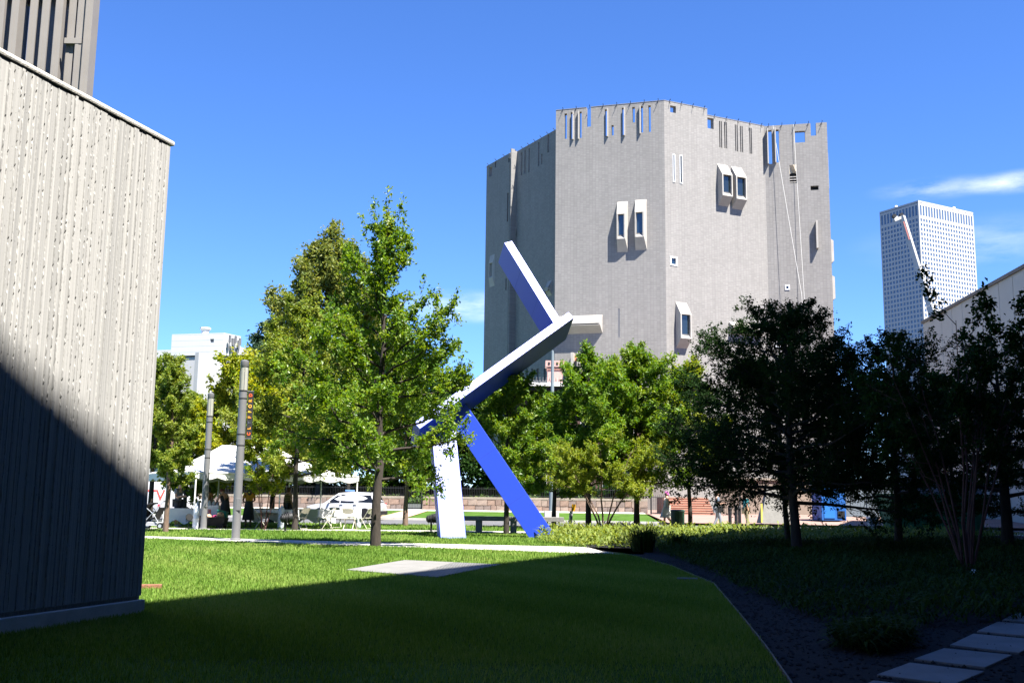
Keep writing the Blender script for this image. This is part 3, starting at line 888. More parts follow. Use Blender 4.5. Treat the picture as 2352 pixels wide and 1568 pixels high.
# ================================================================== OFFICE TOWER
TD = 770.0
T0 = at(2109, 460, TD); TZ = T0.z
T1 = corner(2020, 487, TZ); T2 = corner(2235, 488, TZ)
ot = thing('office_tower', 'white high-rise office tower with a regular grid of small square windows', 'tower', (T0.x, T0.y, 0))
MAT['tower'] = mat('tower_white', (.42, .41, .405), .6, .04, .05)
MAT['tower_glass'] = glass_mat('tower_glass', (.06, .10, .17), .15)
TL = Wall(P2(T1), P2(T0), ot); TR = Wall(P2(T0), P2(T2), ot)
floor_h = 3.72
tower_panes = []
for W, nc in ((TL, 12), (TR, 20)):
    holes = []
    cw_ = W.L / (nc + .5)
    for cidx in range(nc):
        uc = cw_ * (cidx + .75)
        holes.append((uc - cw_ * .3, uc + cw_ * .3, TZ - 11.6, TZ - 3.6))
        for rI in range(34):
            zc = TZ - 15.2 - floor_h * rI
            holes.append((uc - cw_ * .3, uc + cw_ * .3, zc - 1.12, zc + 1.12))
    W.panel(0, TZ, holes, .7, MAT['tower'])
    for h in holes: tower_panes.append((W, h))
order = sorted(range(len(tower_panes)), key=lambda i: -tower_panes[i][1][3])
rest = {id(TL): MB(), id(TR): MB()}
pm = {}
for rank, i in enumerate(order):
    W, h = tower_panes[i]
    if rank < 300:
        key = (round(h[1] - h[0], 2), round(h[3] - h[2], 2))
        if key not in pm:
            a, b = key; pm[key] = MB().box((0, 0, 0), (a, .05, b)).mesh('pane', MAT['tower_glass'])
        o = link('pane', pm[key], ot)
        uc = (h[0] + h[1]) / 2
        p = W.A + W.u * uc - W.n * .25
        o.location = (p.x - ot.location.x, p.y - ot.location.y, (h[2] + h[3]) / 2); o.rotation_euler = (0, 0, W.rz)
    else:
        rest[id(W)].box(((h[0] + h[1]) / 2, .25, (h[2] + h[3]) / 2), (h[1] - h[0], .05, h[3] - h[2]))
for W in (TL, TR):
    o = W.put(rest[id(W)], 'lower_panes', MAT['tower_glass']); o['kind'] = 'stuff'
T3 = T1 + (T2 - T0)
for A, B in ((P2(T2), P2(T3)), (P2(T3), P2(T1))): Wall(A, B, ot).panel(0, TZ, [], .7, MAT['tower'])
mb = MB(); mb.prism([((p - T0).x, (p - T0).y) for p in (T1, T0, T2, T3)], TZ - 2.0, TZ - 1.2); mb.build('roof', MAT['tower'], ot)
for (W, k) in ((TL, .4), (TR, .67)):
    p = W.A + W.u * W.L * k - W.n * 1.5
    mb = MB(); mb.lathe([(.9, 0), (.9, 1.0), (1.4, 1.6), (1.2, 2.6), (.2, 3.0)], (0, 0, 0), 10); o = mb.build('roof_dish', MAT['white'], ot); o.location = (p.x - T0.x, p.y - T0.y, TZ - 1.2)

# ================================================================== CRANE
cr0 = at(2072, 497, 190); cr1 = at(2146, 735, 186)
dv = cr1 - cr0
base = cr0 + dv * ((2.6 - cr0.z) / dv.z)
cr = thing('mobile_crane', 'white telescopic mobile crane with its boom raised in front of the office tower', 'crane', (base.x, base.y, 0))
rel = lambda p: Vector(p) - cr.location
MAT['crane_white'] = mat('crane_white', (.38, .375, .36), .45, .08, 1)
A_, B_ = rel(cr0), rel(base)
for (k0_, k1_, w) in ((0.0, .36, .8), (.34, .68, .98), (.66, 1.0, 1.15)):
    mb = MB(); mb.beam(A_ + (B_ - A_) * k0_, A_ + (B_ - A_) * k1_, w, w * 1.15); mb.build('boom_section', MAT['crane_white'], cr, bevel=.05)
dd = (B_ - A_).normalized(); perp = dd.cross(Vector((0, 1, 0))).normalized()
sgn = 1 if perp.x < 0 else -1
hd = MB(); hd.beam(A_ + perp * sgn * 1.7 + dd * .6, A_ + dd * .2, .5, .55); hd.box(A_ + perp * sgn * 1.2 + dd * .1, (.6, .5, .55)); hd.build('boom_head', MAT['crane_white'], cr, bevel=.04)
for k in (.1, 1.5):
    mb = MB(); c_ = A_ + perp * sgn * k - dd * .3
    mb.tube([c_ + Vector((0, -.35, 0)), c_ + Vector((0, .35, 0))], .36, 14); mb.build('sheave', MAT['dark_metal'], cr)
lab = MB(); a2 = A_ + dd * 3.6; lab.beam(a2 - dd * 2.4 + perp * sgn * .2 + Vector((0, -.5, 0)), a2 + dd * 1.4 + perp * sgn * .2 + Vector((0, -.5, 0)), .03, .3, up=perp); lab.build('red_lettering_band', mat('crane_red', (.16, .025, .022), .6), cr)
mb = MB(); mb.box((0, 0, 1.6), (9, 2.6, 1.2)); mb.build('carrier', MAT['crane_white'], cr, bevel=.08)
mb = MB(); mb.box((-3.4, 0, 2.7), (2.0, 2.4, 1.4)); mb.build('cab', MAT['crane_white'], cr, bevel=.12)
for x in (-3.2, -1.8, 1.6, 3.0):
    mb = MB(); mb.tube([(x, -1.3, .56), (x, 1.3, .56)], .55, 16); mb.build('wheel', MAT['black'], cr)

# ================================================================== PANELLED BUILDING, right edge
pb = thing('panelled_building', 'grey-green metal panelled building with a sharply raking roofline beside the office tower', 'building')
q0 = at(2352, 615, 62); q1 = at(2120, 742, 84)
dirp = (q1 - q0); ex = dirp.normalized()
q0b = q0 - dirp * .25
pb.location = (q0b.x, q0b.y, 0)
MAT['panel'] = mat('panel_grey', (.34, .37, .345), .5, .06, .4, stretch=(1, 1, 1))
MAT['panel_seam'] = mat('panel_seam', (.12, .12, .11), .7)
PLd = Vector(((q1 - q0b).x, (q1 - q0b).y)); PLn = PLd.length; PLu = PLd.normalized()
rzp = math.atan2(PLu.y, PLu.x)
npan = 11
nrm = Vector((-PLu.y, PLu.x))
# local x along the face from near to far; face looks toward -x of the world (left), i.e. local +y
for i in range(npan):
    a, b = PLn * i / npan + .03, PLn * (i + 1) / npan - .03
    za, zb_ = q0b.z + (q1.z - q0b.z) * (a / PLn), q0b.z + (q1.z - q0b.z) * (b / PLn)
    mb = MB(); mb.add([(a, -.08, 0), (b, -.08, 0), (b, -.08, zb_), (a, -.08, za), (a, .0, 0), (b, .0, 0), (b, .0, zb_), (a, .0, za)], [(0, 1, 2, 3), (7, 6, 5, 4), (0, 4, 5, 1), (1, 5, 6, 2), (2, 6, 7, 3), (3, 7, 4, 0)])
    mb.build('metal_panel', MAT['panel'], pb, rot=(0, 0, rzp))
mb = MB(); mb.add([(0, -12, 0), (PLn, -12, 0), (PLn, -12, q1.z - .1), (0, -12, q0b.z - .1), (0, -.1, 0), (PLn, -.1, 0), (PLn, -.1, q1.z - .1), (0, -.1, q0b.z - .1)], [(0, 1, 2, 3), (7, 6, 5, 4), (0, 4, 5, 1), (1, 5, 6, 2), (2, 6, 7, 3), (3, 7, 4, 0)])
mb.build('core', MAT['panel_seam'], pb, rot=(0, 0, rzp))
mb = MB(); mb.beam((-.1, -.05, q0b.z + .06), (PLn + .1, -.05, q1.z + .06), .4, .22); mb.build('roof_coping', MAT['panel_seam'], pb, rot=(0, 0, rzp))

# ================================================================== WHITE BUILDINGS, left distance
def z7(x, y): return ((360 + x * .14032) / 1.06293, (780 + y * .14032) / 1.06293)
MAT['stucco'] = mat('white_stucco', (.34, .34, .35), .8, .04, .2)
MAT['stucco2'] = brick_mat('white_siding', (.47, .48, .49), (.455, .465, .48), (.36, .37, .40), 30, .75, .05, .6, 0, .2, 'XZ', .03)
MAT['rib_grey'] = mat('grey_rib', (.40, .39, .38), .8, .08, .6)
WY = 130.0
wc = at(*z7(1330, 228), WY); WZ = wc.z
wl0 = corner(*z7(425, 256), WZ); wr0 = corner(*z7(1625, 292), WZ)
wb = thing('white_building', 'white windowless building with a metal-clad upper box and grey joint strips', 'building', (wc.x, wc.y, 0))
WL_ = Wall(P2(wl0), P2(wc), wb); WR_ = Wall(P2(wc), P2(wr0), wb)
zj = WL_.uz(*z7(900, 618))[1]
vent = WL_.rect(1090, 335, 1155, 400, z7)
WL_.panel(zj, WZ, [vent], .4, MAT['stucco2'], name='upper_wall')
mb = MB(); mb.box(((vent[0] + vent[1]) / 2, .25, (vent[2] + vent[3]) / 2), (vent[1] - vent[0], .1, vent[3] - vent[2])); WL_.put(mb, 'vent_louvre', mat('vent_grey', (.16, .17, .18), .6))
WR_.panel(zj, WZ, [], .4, MAT['stucco2'], name='upper_wall')
# lower block
off = WL_.n * -.25
mb = MB(); mb.box((WL_.L / 2 - .3, .5, zj / 2 - .1), (WL_.L - .9, .6, zj - .2)); WL_.put(mb, 'lower_wall', MAT['stucco'])
mb = MB(); mb.box((WR_.L / 2, .5, zj / 2 - .12), (WR_.L + 8, .6, zj - .24)); WR_.put(mb, 'lower_wall', MAT['stucco'])
for u in (-.35, WL_.L - .45):
    for k in range(8):
        mb = MB(); mb.box((u, .35, zj - .3 - 1.55 * (k + .5)), (.95, .4, 1.5)); WL_.put(mb, 'joint_block', MAT['rib_grey'])
WL_.put(MB().box((-5, 1.2, zj / 2 - .3), (9, .6, zj - .6)), 'side_wall', MAT['stucco'])
WL_.put(MB().box((WL_.L / 2, 8, WZ / 2 - .5), (WL_.L - 1, 14, WZ - 1)), 'core', MAT['stucco'])
ub = WL_.rect(110, 465, 285, 615, z7)
WL_.put(MB().box(((ub[0] + ub[1]) / 2 - 1, 6, (ub[2] + ub[3]) / 2), (ub[1] - ub[0] + 2, 6, ub[3] - ub[2])), 'roof_box', MAT['stucco2'])
for (x, y) in ((1110, 695), (1090, 905), (1080, 1150)):
    u_, z_ = WL_.uz(*z7(x, y)); WL_.put(MB().box((u_, .1, z_), (.35, .3, .25)), 'wall_light', MAT['grey_metal'])
for (x, y) in ((1370, 380), (1420, 430), (1470, 390), (1520, 470), (1545, 430)):
    u_, z_ = WR_.uz(*z7(x, y)); mb = MB(); mb.tube([(u_, -.5, z_ - 1.2), (u_, -.5, z_ + .8)], .07, 5); mb.beam((u_, 0, z_ - .8), (u_, -.5, z_ - .8), .08, .08); mb.box((u_, -.6, z_ + .3), (.3, .2, .9)); WR_.put(mb, 'antenna', MAT['grey_metal'])
WL_.put(MB().lathe([(.5, 0), (.5, .5), (.7, .7), (.7, .9)], (4.2, 1, WZ), 10), 'roof_vent', MAT['white'])
# ================================================================== GARDEN WALL, FENCE, STEPS, HOUSE
random.seed(3)
MAT['stone'] = [mat('wall_stone', c, .9, .25, 5, .5, 18) for c in ((.22, .15, .115), (.18, .125, .1), (.25, .19, .155), (.16, .125, .11))]
MAT['capstone'] = mat('cap_stone', (.25, .215, .175), .9, .2, 3, .3, 30)
MAT['iron'] = mat('wrought_iron', (.02, .02, .022), .6)
GATE = (-7.9, -6.5)
def garden_wall(x0, x1, label):
    wy0 = wall_y(x0)
    t = thing('garden_wall', label, 'wall', (x0, wy0, .45))
    sl_ = -0.16
    ang = math.atan(sl_)
    L = (x1 - x0) / math.cos(ang); t.rotation_euler = (0, 0, ang)
    MB().box((L / 2, .32, .42), (L, .4, .84)).build('wall_core', MAT['stone'][3], t)
    for row, (za, zb) in enumerate(((.0, .40), (.41, .84))):
        u = -.0
        while u < L - .12:
            w = min(random.uniform(.38, .85), L - u)
            hh = zb - za - random.uniform(0, .03)
            me = MB().box((0, 0, 0), (w - .025, .22, hh)).mesh('stone', random.choice(MAT['stone']), bevel=.025)
            bmv = me.vertices
            for v in bmv: v.co.y += random.uniform(-.018, .018)
            link('stone', me, t, (u + w / 2, random.uniform(.0, .03), za + hh / 2))
            u += w
    u = 0
    while u < L - .2:
        w = min(random.uniform(1.5, 2.3), L - u)
        MB().box((u + w / 2, .22, .93), (w - .012, .56, .17)).build('cap_stone', MAT['capstone'], t, bevel=.015)
        u += w
    return t
garden_wall(-27, GATE[0], 'rough sandstone garden wall across the street, behind the parked car and tent')
garden_wall(GATE[1], 9.9, 'rough sandstone garden wall across the street, between the iron gate and brick steps')
def iron_fence(x0, x1, z, h, label, gap=.13, base=0.0):
    t = thing('iron_fence', label, 'fence', (x0, wall_y(x0) + .3, z)); ang = math.atan(-.16); t.rotation_euler = (0, 0, ang)
    L = (x1 - x0) / math.cos(ang)
    for zz in (.12, h - .12): MB().box((L / 2, 0, zz), (L, .03, .03)).build('rail', MAT['iron'], t)
    mb = MB(); n = int(L / gap)
    for i in range(n + 1): mb.box((L * i / n, 0, h / 2), (.016, .016, h))
    o = mb.build('pickets', MAT['iron'], t); o['kind'] = 'stuff'
iron_fence(-27, GATE[0] - .1, 1.45, .75, 'low black iron railing on the garden wall behind the parked car')
iron_fence(GATE[1] + .1, 9.9, 1.45, .75, 'low black iron railing on the garden wall near the brick steps')
def iron_gate(x0, x1, y, z, h, label, n, cat='gate', post=True):
    t = thing('iron_gate', label, cat, (x0, y, z)); L = x1 - x0
    for zz in (.1, h - .18): MB().box((L / 2, 0, zz), (L, .035, .04)).build('rail', MAT['iron'], t)
    pm_ = MB().box((0, 0, h / 2), (.02, .02, h)).mesh('picket', MAT['iron'])
    for i in range(n): link('picket', pm_, t, (L * (i + .5) / n, 0, 0))
    for x in (0, L):
        MB().box((x, 0, h / 2 + .08), (.09, .09, h + .16)).build('gate_post', MAT['iron'], t)
    return t
iron_gate(GATE[0] + .1, GATE[1] - .1, wall_y(-7.2) + .1, .5, 1.5, 'black iron garden gate in the gap of the sandstone wall', 10)
# brick steps between open iron gates
XS0, XS1, YS = 11.0, 14.2, 72.6
zS = .42
st = thing('brick_steps', 'flight of red brick steps climbing between open iron gates', 'steps', (XS0, YS, zS))
MAT['stepbrick'] = brick_mat('step_brick', (.42, .20, .14), (.37, .17, .12), (.33, .22, .17), .24, .075, .01, .85)
for i in range(7):
    MB().box(((XS1 - XS0) / 2, .2 + .36 * i, .08 + .085 * i * 2 / 1.0 * .5 + .0), (XS1 - XS0, .36, .16)).build('step', MAT['stepbrick'], st, loc=(0, 0, .08 * i))
    MB().box(((XS1 - XS0) / 2, .04 + .36 * i, .15 + .165 * i), (XS1 - XS0 + .01, .1, .03)).build('nosing', MAT['capstone'], st)
MB().box(((XS1 - XS0) / 2, 4.2, .6), (XS1 - XS0, 3.2, 1.2)).build('landing', MAT['stepbrick'], st)
iron_gate(9.75, 10.95, YS - .25, zS, 1.35, 'black iron gate panel at the sandstone wall end of the brick steps', 9)
iron_gate(14.25, 15.9, YS - .3, zS, 1.45, 'black iron gate panel at the bollard side of the brick steps', 13)
# pale plaza block behind the right gate
MAT['buff'] = mat('buff_stone', (.20, .16, .13), .85, .12, .5)
pw = thing('plaza_wall', 'pale buff stone wall at the back of the plaza behind the walkers', 'wall', (15.9, 80, .42))
MB().box((7, .05, 1.3), (14, .5, 2.58)).build('wall', MAT['buff'], pw)
for k in range(10):
    for r_ in range(3): MB().box((.7 + 1.4 * k, -.23, .44 + .87 * r_), (1.37, .08, .84)).build('stone_panel', MAT['buff'], pw, bevel=.012)
MB().box((7, 0, 2.68), (14.2, .8, .16)).build('cap_stone', MAT['capstone'], pw)

# brick house between wall and museum
MAT['brick'] = brick_mat('red_brick', (.32, .13, .10), (.27, .11, .09), (.30, .22, .18), .25, .08, .012, .85)
MAT['brick_dark'] = brick_mat('dark_brick', (.09, .05, .045), (.08, .045, .04), (.08, .06, .05), .25, .08, .012, .85)
MAT['cornice'] = mat('cornice_white', (.70, .69, .66), .6)
MAT['pinkbrick'] = brick_mat('pink_brick', (.46, .26, .23), (.42, .23, .21), (.46, .34, .3), .25, .08, .012, .85)
HY = 90.0
hx0, hz = at(1160, 880, HY).x, at(1250, 881, HY).z
hx1 = at(1480, 881, HY).x
ho = thing('brick_house', 'old brick house with a white cornice, iron roof cresting and a pink brick chimney', 'house', (hx0, HY, .9))
hh = hz - .9
MB().box(((hx1 - hx0) / 2, 5.5, hh / 2 - .4), (hx1 - hx0, 9.6, hh - .8)).build('wall', MAT['brick_dark'], ho)
MB().box(((hx1 - hx0) / 2, 5.0, hh - .12), (hx1 - hx0 + .3, 11.2, .3)).build('cornice', MAT['cornice'], ho, bevel=.03)
MB().box(((hx1 - hx0) / 2, 5.0, hh - .42), (hx1 - hx0 - .4, 10.6, .3)).build('soffit', MAT['void'], ho)
for i in range(6):
    x = 1.4 + i * 1.9
    if x > hx1 - hx0 - 1: break
    for zz in (2.2, 6.2):
        w_ = MB().box((x, .66, zz), (.9, .12, 2.0)).build('window', MAT['cornice'], ho)
        MB().box((x, .58, zz), (.74, .06, 1.84)).build('pane', MAT['pane_dark'], w_)
cm = MB()
for i in range(20):
    x = .25 + i * .28
    cm.beam((x - .12, .0, hh + .03), (x, .0, hh + .42), .03, .04); cm.beam((x + .12, .0, hh + .03), (x, .0, hh + .42), .03, .04); cm.box((x, 0, hh + .45), (.04, .03, .26)); cm.box((x, 0, hh + .28), (.2, .03, .04))
cm.build('roof_cresting', MAT['grey_metal'], ho)
c0 = at(1258, 880, HY).x - hx0; c1 = at(1293, 880, HY).x - hx0
zc = at(1275, 828, HY).z - .9
ch = MB().box(((c0 + c1) / 2, 1.2, (hh + zc) / 2 - .1), (c1 - c0, 1.0, zc - hh + .2)).build('chimney', MAT['pinkbrick'], ho)
zk = at(1275, 842, HY).z - .9
MB().box(((c0 + c1) / 2, 1.2, (zk + zc) / 2 + .08), (c1 - c0 + .36, 1.3, zc - zk)).build('chimney_cap', MAT['pinkbrick'], ch)
for i in range(4):
    MB().box((c0 - .05 + (c1 - c0 + .1) * (i + .5) / 4, .53, (zk + zc) / 2 + .1), (.17, .06, .2)).build('vent_hole', MAT['void'], ch)
MB().box(((c0 + c1) / 2, 1.2, zk - .12), (c1 - c0 + .14, 1.14, .14)).build('chimney_band', MAT['brick'], ch)

# ================================================================== TREES
def leaf_quads(C, A, Nn, L, W, fold=.25):
    """C centres, A long axis, Nn normal"""
    B = np.cross(Nn, A); B /= np.linalg.norm(B, axis=1, keepdims=True) + 1e-9
    a = A * (L / 2)[:, None]; b = B * (W / 2)[:, None]; f = Nn * (W * fold)[:, None]
    V = np.stack([C - a, C + b + f - a * .1, C + a, C - b + f - a * .1], 1)
    return V.reshape(-1, 3)
def unit(v): return v / (np.linalg.norm(v, axis=-1, keepdims=True) + 1e-9)
def twig_mesh(P0, P1, r0):
    n = len(P0); d = unit(P1 - P0); a = unit(np.cross(d, np.array([.3, .2, .9]))); b = np.cross(d, a)
    V = []
    for k in range(3):
        an = 2 * PI * k / 3; o = a * math.cos(an) + b * math.sin(an)
        V.append(P0 + o * r0[:, None]); V.append(P1 + o * (r0 * .35)[:, None])
    V = np.stack(V, 1).reshape(-1, 3)
    q = np.array([(0, 2, 3, 1), (2, 4, 5, 3), (4, 0, 1, 5)])
    return V, (q[None] + (np.arange(n) * 6)[:, None, None]).reshape(-1, 4)
def tree(name, label, base, H, tr, t0, env, nlimb, nleaf, lsize, lmat, bark='bark', seed=1, group=None, elev=(25, 65), twigs=7, spread=.42,
         stems=None, lean=(0, 0), droop=0.0, tint=(.5, .22), cat='tree', asp=.5, spike=0, sub=3, tscale=1.0, jit=.05):
    rg = np.random.default_rng(seed)
    nleaf = int(nleaf * 1.95); lsize *= 1.08
    t = thing(name, label, cat, (base[0], base[1], base[2] if len(base) > 2 else 0.0), group=group)
    wood = MB()
    limbs = []
    # stems
    if stems is None:
        pts = []
        for k in range(9):
            s = k / 8
            pts.append(Vector((lean[0] * s + rg.normal(0, .012) * H * s, lean[1] * s + rg.normal(0, .012) * H * s, H * .96 * s)))
        pts[0] = Vector((0, 0, -.06))
        wood.tube(pts, [tr * 1.25] + [tr * ((1 - k / 8) ** .85) + .012 for k in range(1, 9)], 10)
        def trunk_at(s):
            x = min(max(s, 0), .999) * 8; i = int(x); f = x - i
            return pts[i] * (1 - f) + pts[i + 1] * f
        for i in range(nlimb):
            f = (i + .5) / nlimb
            s = t0 + (.97 - t0) * f
            b = trunk_at(s)
            a = i * 2.399 + rg.uniform(-.5, .5)
            R = env(f) * rg.uniform(.72, 1.12)
            e = rad(elev[0] + (elev[1] - elev[0]) * f + rg.uniform(-9, 9))
            rr = max(.012, tr * .42 * (1 - s) + .014)
            limbs.append((np.array(b), a, R, e, rr))
    else:
        ns, sp_, hs = stems
        for i in range(ns):
            a = i * 2.399 + rg.uniform(-.4, .4); hh = H * hs * rg.uniform(.75, 1.1); o = sp_ * rg.uniform(.45, 1.15)
            p = [Vector((math.cos(a) * .06, math.sin(a) * .06, -.05))]
            for k in range(1, 6):
                s = k / 5
                p.append(Vector((math.cos(a) * (.06 + o * s ** 1.15) + rg.normal(0, .03), math.sin(a) * (.06 + o * s ** 1.15) + rg.normal(0, .03), hh * s)))
            wood.tube(p, [tr * (1 - .75 * k / 5) for k in range(6)], 6)
            for k in range(max(3, nlimb // ns)):
                s = t0 + (1 - t0) * (k + rg.uniform(.2, .9)) / max(3, nlimb // ns); s = min(s, .99)
                x = s * 5; ii = int(x); f = x - ii
                b = p[ii] * (1 - f) + p[ii + 1] * f
                R = env(s) * rg.uniform(.5, 1.1)
                limbs.append((np.array(b), a + rg.uniform(-1.5, 1.5), R, rad(rg.uniform(*elev)), max(.008, tr * .4 * (1 - s) + .006)))
    P0 = []; P1 = []; TR = []; DIR = []
    for (b, a, R, e, rr) in limbs:
        out = np.array([math.cos(a), math.sin(a), 0]); up = np.array([0, 0, 1.0])
        p = [b]
        for k in range(1, 5):
            s = k / 4
            p.append(b + out * R * s * (1 - .1 * s) * math.cos(e) * 1.15 + up * (R * math.sin(e) * s ** 1.05 - droop * R * s * s) + rg.normal(0, .035, 3) * R)
        wood.tube([Vector(q) for q in p], [rr * (1 - .82 * k / 4) for k in range(5)], 5, caps=False)
        p = np.array(p)
        ld = unit(p[4] - p[2])
        nt_ = max(3, int(twigs * (.5 + .6 * R)))
        for j in range(nt_):
            s = .22 + .78 * (j + rg.uniform(0, 1)) / nt_
            x = min(s, .999) * 4; ii = int(x); f = x - ii
            q = p[ii] * (1 - f) + p[ii + 1] * f
            d = unit(ld * .75 + rg.normal(0, .55, 3) + up * (.28 - droop * .6))
            Lg = R * spread * rg.uniform(.5, 1.15) * (1.1 - .45 * s) * tscale
            Lg = max(Lg, .22)
            q1 = q + d * Lg
            P0.append(q); P1.append(q1); TR.append(max(.004, rr * .22))
            for m_ in range(sub):
                ss = rg.uniform(.25, .95); q2 = q + (q1 - q) * ss
                d2 = unit(d * .6 + rg.normal(0, .6, 3) + up * (.22 - droop * .5))
                P0.append(q2); P1.append(q2 + d2 * Lg * rg.uniform(.35, .65)); TR.append(.004)
        P0.append(p[3]); P1.append(p[4] + ld * R * .12); TR.append(rr * .25)
    if spike:
        for j in range(spike):
            s = rg.uniform(.5, 1.0); b = np.array(trunk_at(s)); R = env(max(0, (s - t0) / (1 - t0))) * .7
            a = rg.uniform(0, 2 * PI); b = b + np.array([math.cos(a) * R, math.sin(a) * R, R * .5])
            P0.append(b); P1.append(b + np.array([math.cos(a) * .25, math.sin(a) * .25, 1.0]) * rg.uniform(.5, 1.0) * H * .1); TR.append(.006)
        P0.append(np.array(trunk_at(.8))); P1.append(np.array([lean[0], lean[1], H])); TR.append(.02)
    P0 = np.array(P0); P1 = np.array(P1); TR = np.array(TR)
    tw_V, tw_F = twig_mesh(P0, P1, TR)
    wood.build('trunk', MAT[bark], t, smooth=True)
    link('twigs', mesh_np('twigs', tw_V, tw_F, MAT[bark]), t)
    # leaves along twigs
    lens = np.linalg.norm(P1 - P0, axis=1); pr = (lens + .05); pr /= pr.sum()
    idx = rg.choice(len(P0), nleaf, p=pr)
    s = rg.uniform(.12, 1.06, nleaf) ** .85
    C = P0[idx] + (P1 - P0)[idx] * s[:, None] + rg.normal(0, jit, (nleaf, 3)) * (lsize / .1)
    C[:, 2] = np.maximum(C[:, 2], .05)
    A = unit(unit(P1 - P0)[idx] * .5 + rg.normal(0, .7, (nleaf, 3)) + np.array([0, 0, -.15]))
    N_ = unit(rg.normal(0, .7, (nleaf, 3)) + np.array([0, 0, .75])); N_ = unit(N_ - A * (N_ * A).sum(1, keepdims=True))
    L = lsize * rg.uniform(.65, 1.3, nleaf)
    V = leaf_quads(C, A, N_, L, L * asp)
    base_t = rg.normal(0, tint[1] * .8, len(P0))[idx] + rg.normal(0, tint[1], nleaf)
    tv = np.clip(tint[0] + base_t, 0, 1)
    link('crown', mesh_np('crown', V, np.arange(4 * nleaf).reshape(-1, 4), lmat, attr=np.repeat(tv, 4)), t)
    return t
LM = {}
LM['oak'] = leaf_mat('leaf_oak', (.05, .12, .012), (.115, .205, .02), (.22, .28, .03), .44, .4)
LM['locust'] = leaf_mat('leaf_locust', (.05, .12, .010), (.10, .20, .018), (.19, .26, .026), .42, .45)
LM['gold'] = leaf_mat('leaf_gold', (.07, .105, .018), (.135, .165, .03), (.22, .225, .042), .36, .5)
LM['yellow'] = leaf_mat('leaf_yellow', (.09, .16, .012), (.20, .25, .016), (.34, .34, .02), .44, .5)
LM['lime'] = leaf_mat('leaf_lime', (.10, .17, .014), (.18, .24, .024), (.28, .31, .036), .44, .5)
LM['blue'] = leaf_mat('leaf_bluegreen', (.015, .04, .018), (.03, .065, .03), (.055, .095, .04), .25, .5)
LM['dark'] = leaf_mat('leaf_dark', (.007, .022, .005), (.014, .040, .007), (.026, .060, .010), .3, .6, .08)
LM['olive'] = leaf_mat('leaf_olive', (.075, .13, .015), (.15, .21, .026), (.25, .275, .042), .42, .5)

round_env = lambda R: (lambda f: R * max(.22, math.sin(PI * min(1, .22 + .8 * f)) ** .8))
cone_env = lambda R, k=.18: (lambda f: R * (k + (1 - k) * (1 - f) ** .8) * min(1, .62 + 1.6 * f))
gp = G(862, 1255)
tree('oak_tree', 'young oak with a dark straight trunk and spiky leader, in front of the white tent', (gp.x, gp.y), 8.9, .12, .19, cone_env(3.15, .09), 46, 19000, .10, LM['oak'], seed=2, elev=(8, 66), twigs=7, group='lawn trees', spike=30, spread=.40, tint=(.5, .2), asp=.55)
gp = G(380, 1222)
tree('oak_tree', 'small tree with a thin brown trunk next to the stroller', (gp.x, gp.y), 6.0, .085, .27, cone_env(1.35, .3), 26, 12000, .10, LM['olive'], 'bark_pale', seed=5, elev=(20, 62), twigs=7, group='lawn trees', spike=6)
gp = G(677, 1217)
tree('oak_tree', 'tree with a mottled trunk among the white folding chairs', (gp.x, gp.y), 9.1, .10, .22, cone_env(2.9, .25), 36, 19000, .125, LM['olive'], 'bark', seed=8, elev=(4, 62), twigs=7, group='lawn trees', spike=10, tint=(.6, .22))
gp = G(931, 1207)
tree('oak_tree', 'slim tree with a pale lit trunk between the parked car and blue sculpture', (gp.x, gp.y), 6.8, .11, .27, round_env(2.2), 26, 11000, .14, LM['oak'], 'bark_pale', seed=9, twigs=6, group='lawn trees', tint=(.45, .2))
gp = G(1163, 1227)
tree('oak_tree', 'round topped tree standing behind the blue sculpture', (gp.x, gp.y), 6.1, .09, .3, round_env(2.0), 28, 15000, .11, LM['oak'], seed=10, twigs=7, group='lawn trees', tint=(.5, .22), spike=4)
# shrubs and street trees right of the sculpture
def on(px, d, z=0.0): return (at_x(px, d), d, z)
tree('shrub_tree', 'lime green multi-stemmed shrub tree beside the yellow topped sign post', on(1385, 43.5), 3.85, .045, .42, lambda f: 1.35, 60, 17000, .085, LM['lime'], 'bark_pale', seed=12, stems=(7, 1.9, .8), elev=(5, 55), twigs=6, spread=.5, tint=(.55, .25))
tree('locust_tree', 'feathery green locust tree in front of the brick house chimney', on(1352, 47), 8.5, .12, .22, round_env(2.5), 34, 20000, .16, LM['locust'], seed=14, elev=(15, 60), twigs=7, group='street trees by the plaza', tint=(.45, .22), asp=.4)
tree('locust_tree', 'feathery bright green locust tree behind the lime green shrub', on(1462, 45.6), 8.3, .12, .22, round_env(2.75), 36, 22000, .16, LM['locust'], seed=15, elev=(15, 62), twigs=7, group='street trees by the plaza', tint=(.62, .22), asp=.4)
tree('locust_tree', 'lower spreading locust tree between the blue sculpture and lime shrub', on(1272, 48.5), 6.2, .1, .24, round_env(2.4), 28, 15000, .17, LM['locust'], seed=16, elev=(10, 55), twigs=7, group='street trees by the plaza', tint=(.4, .22), asp=.4)
tree('locust_tree', 'pale tipped thin locust tree close to the dark shaded tree', on(1585, 45.8), 7.7, .09, .3, round_env(1.9), 22, 9000, .17, LM['lime'], seed=17, elev=(20, 65), twigs=6, group='street trees by the plaza', tint=(.5, .25), asp=.4)
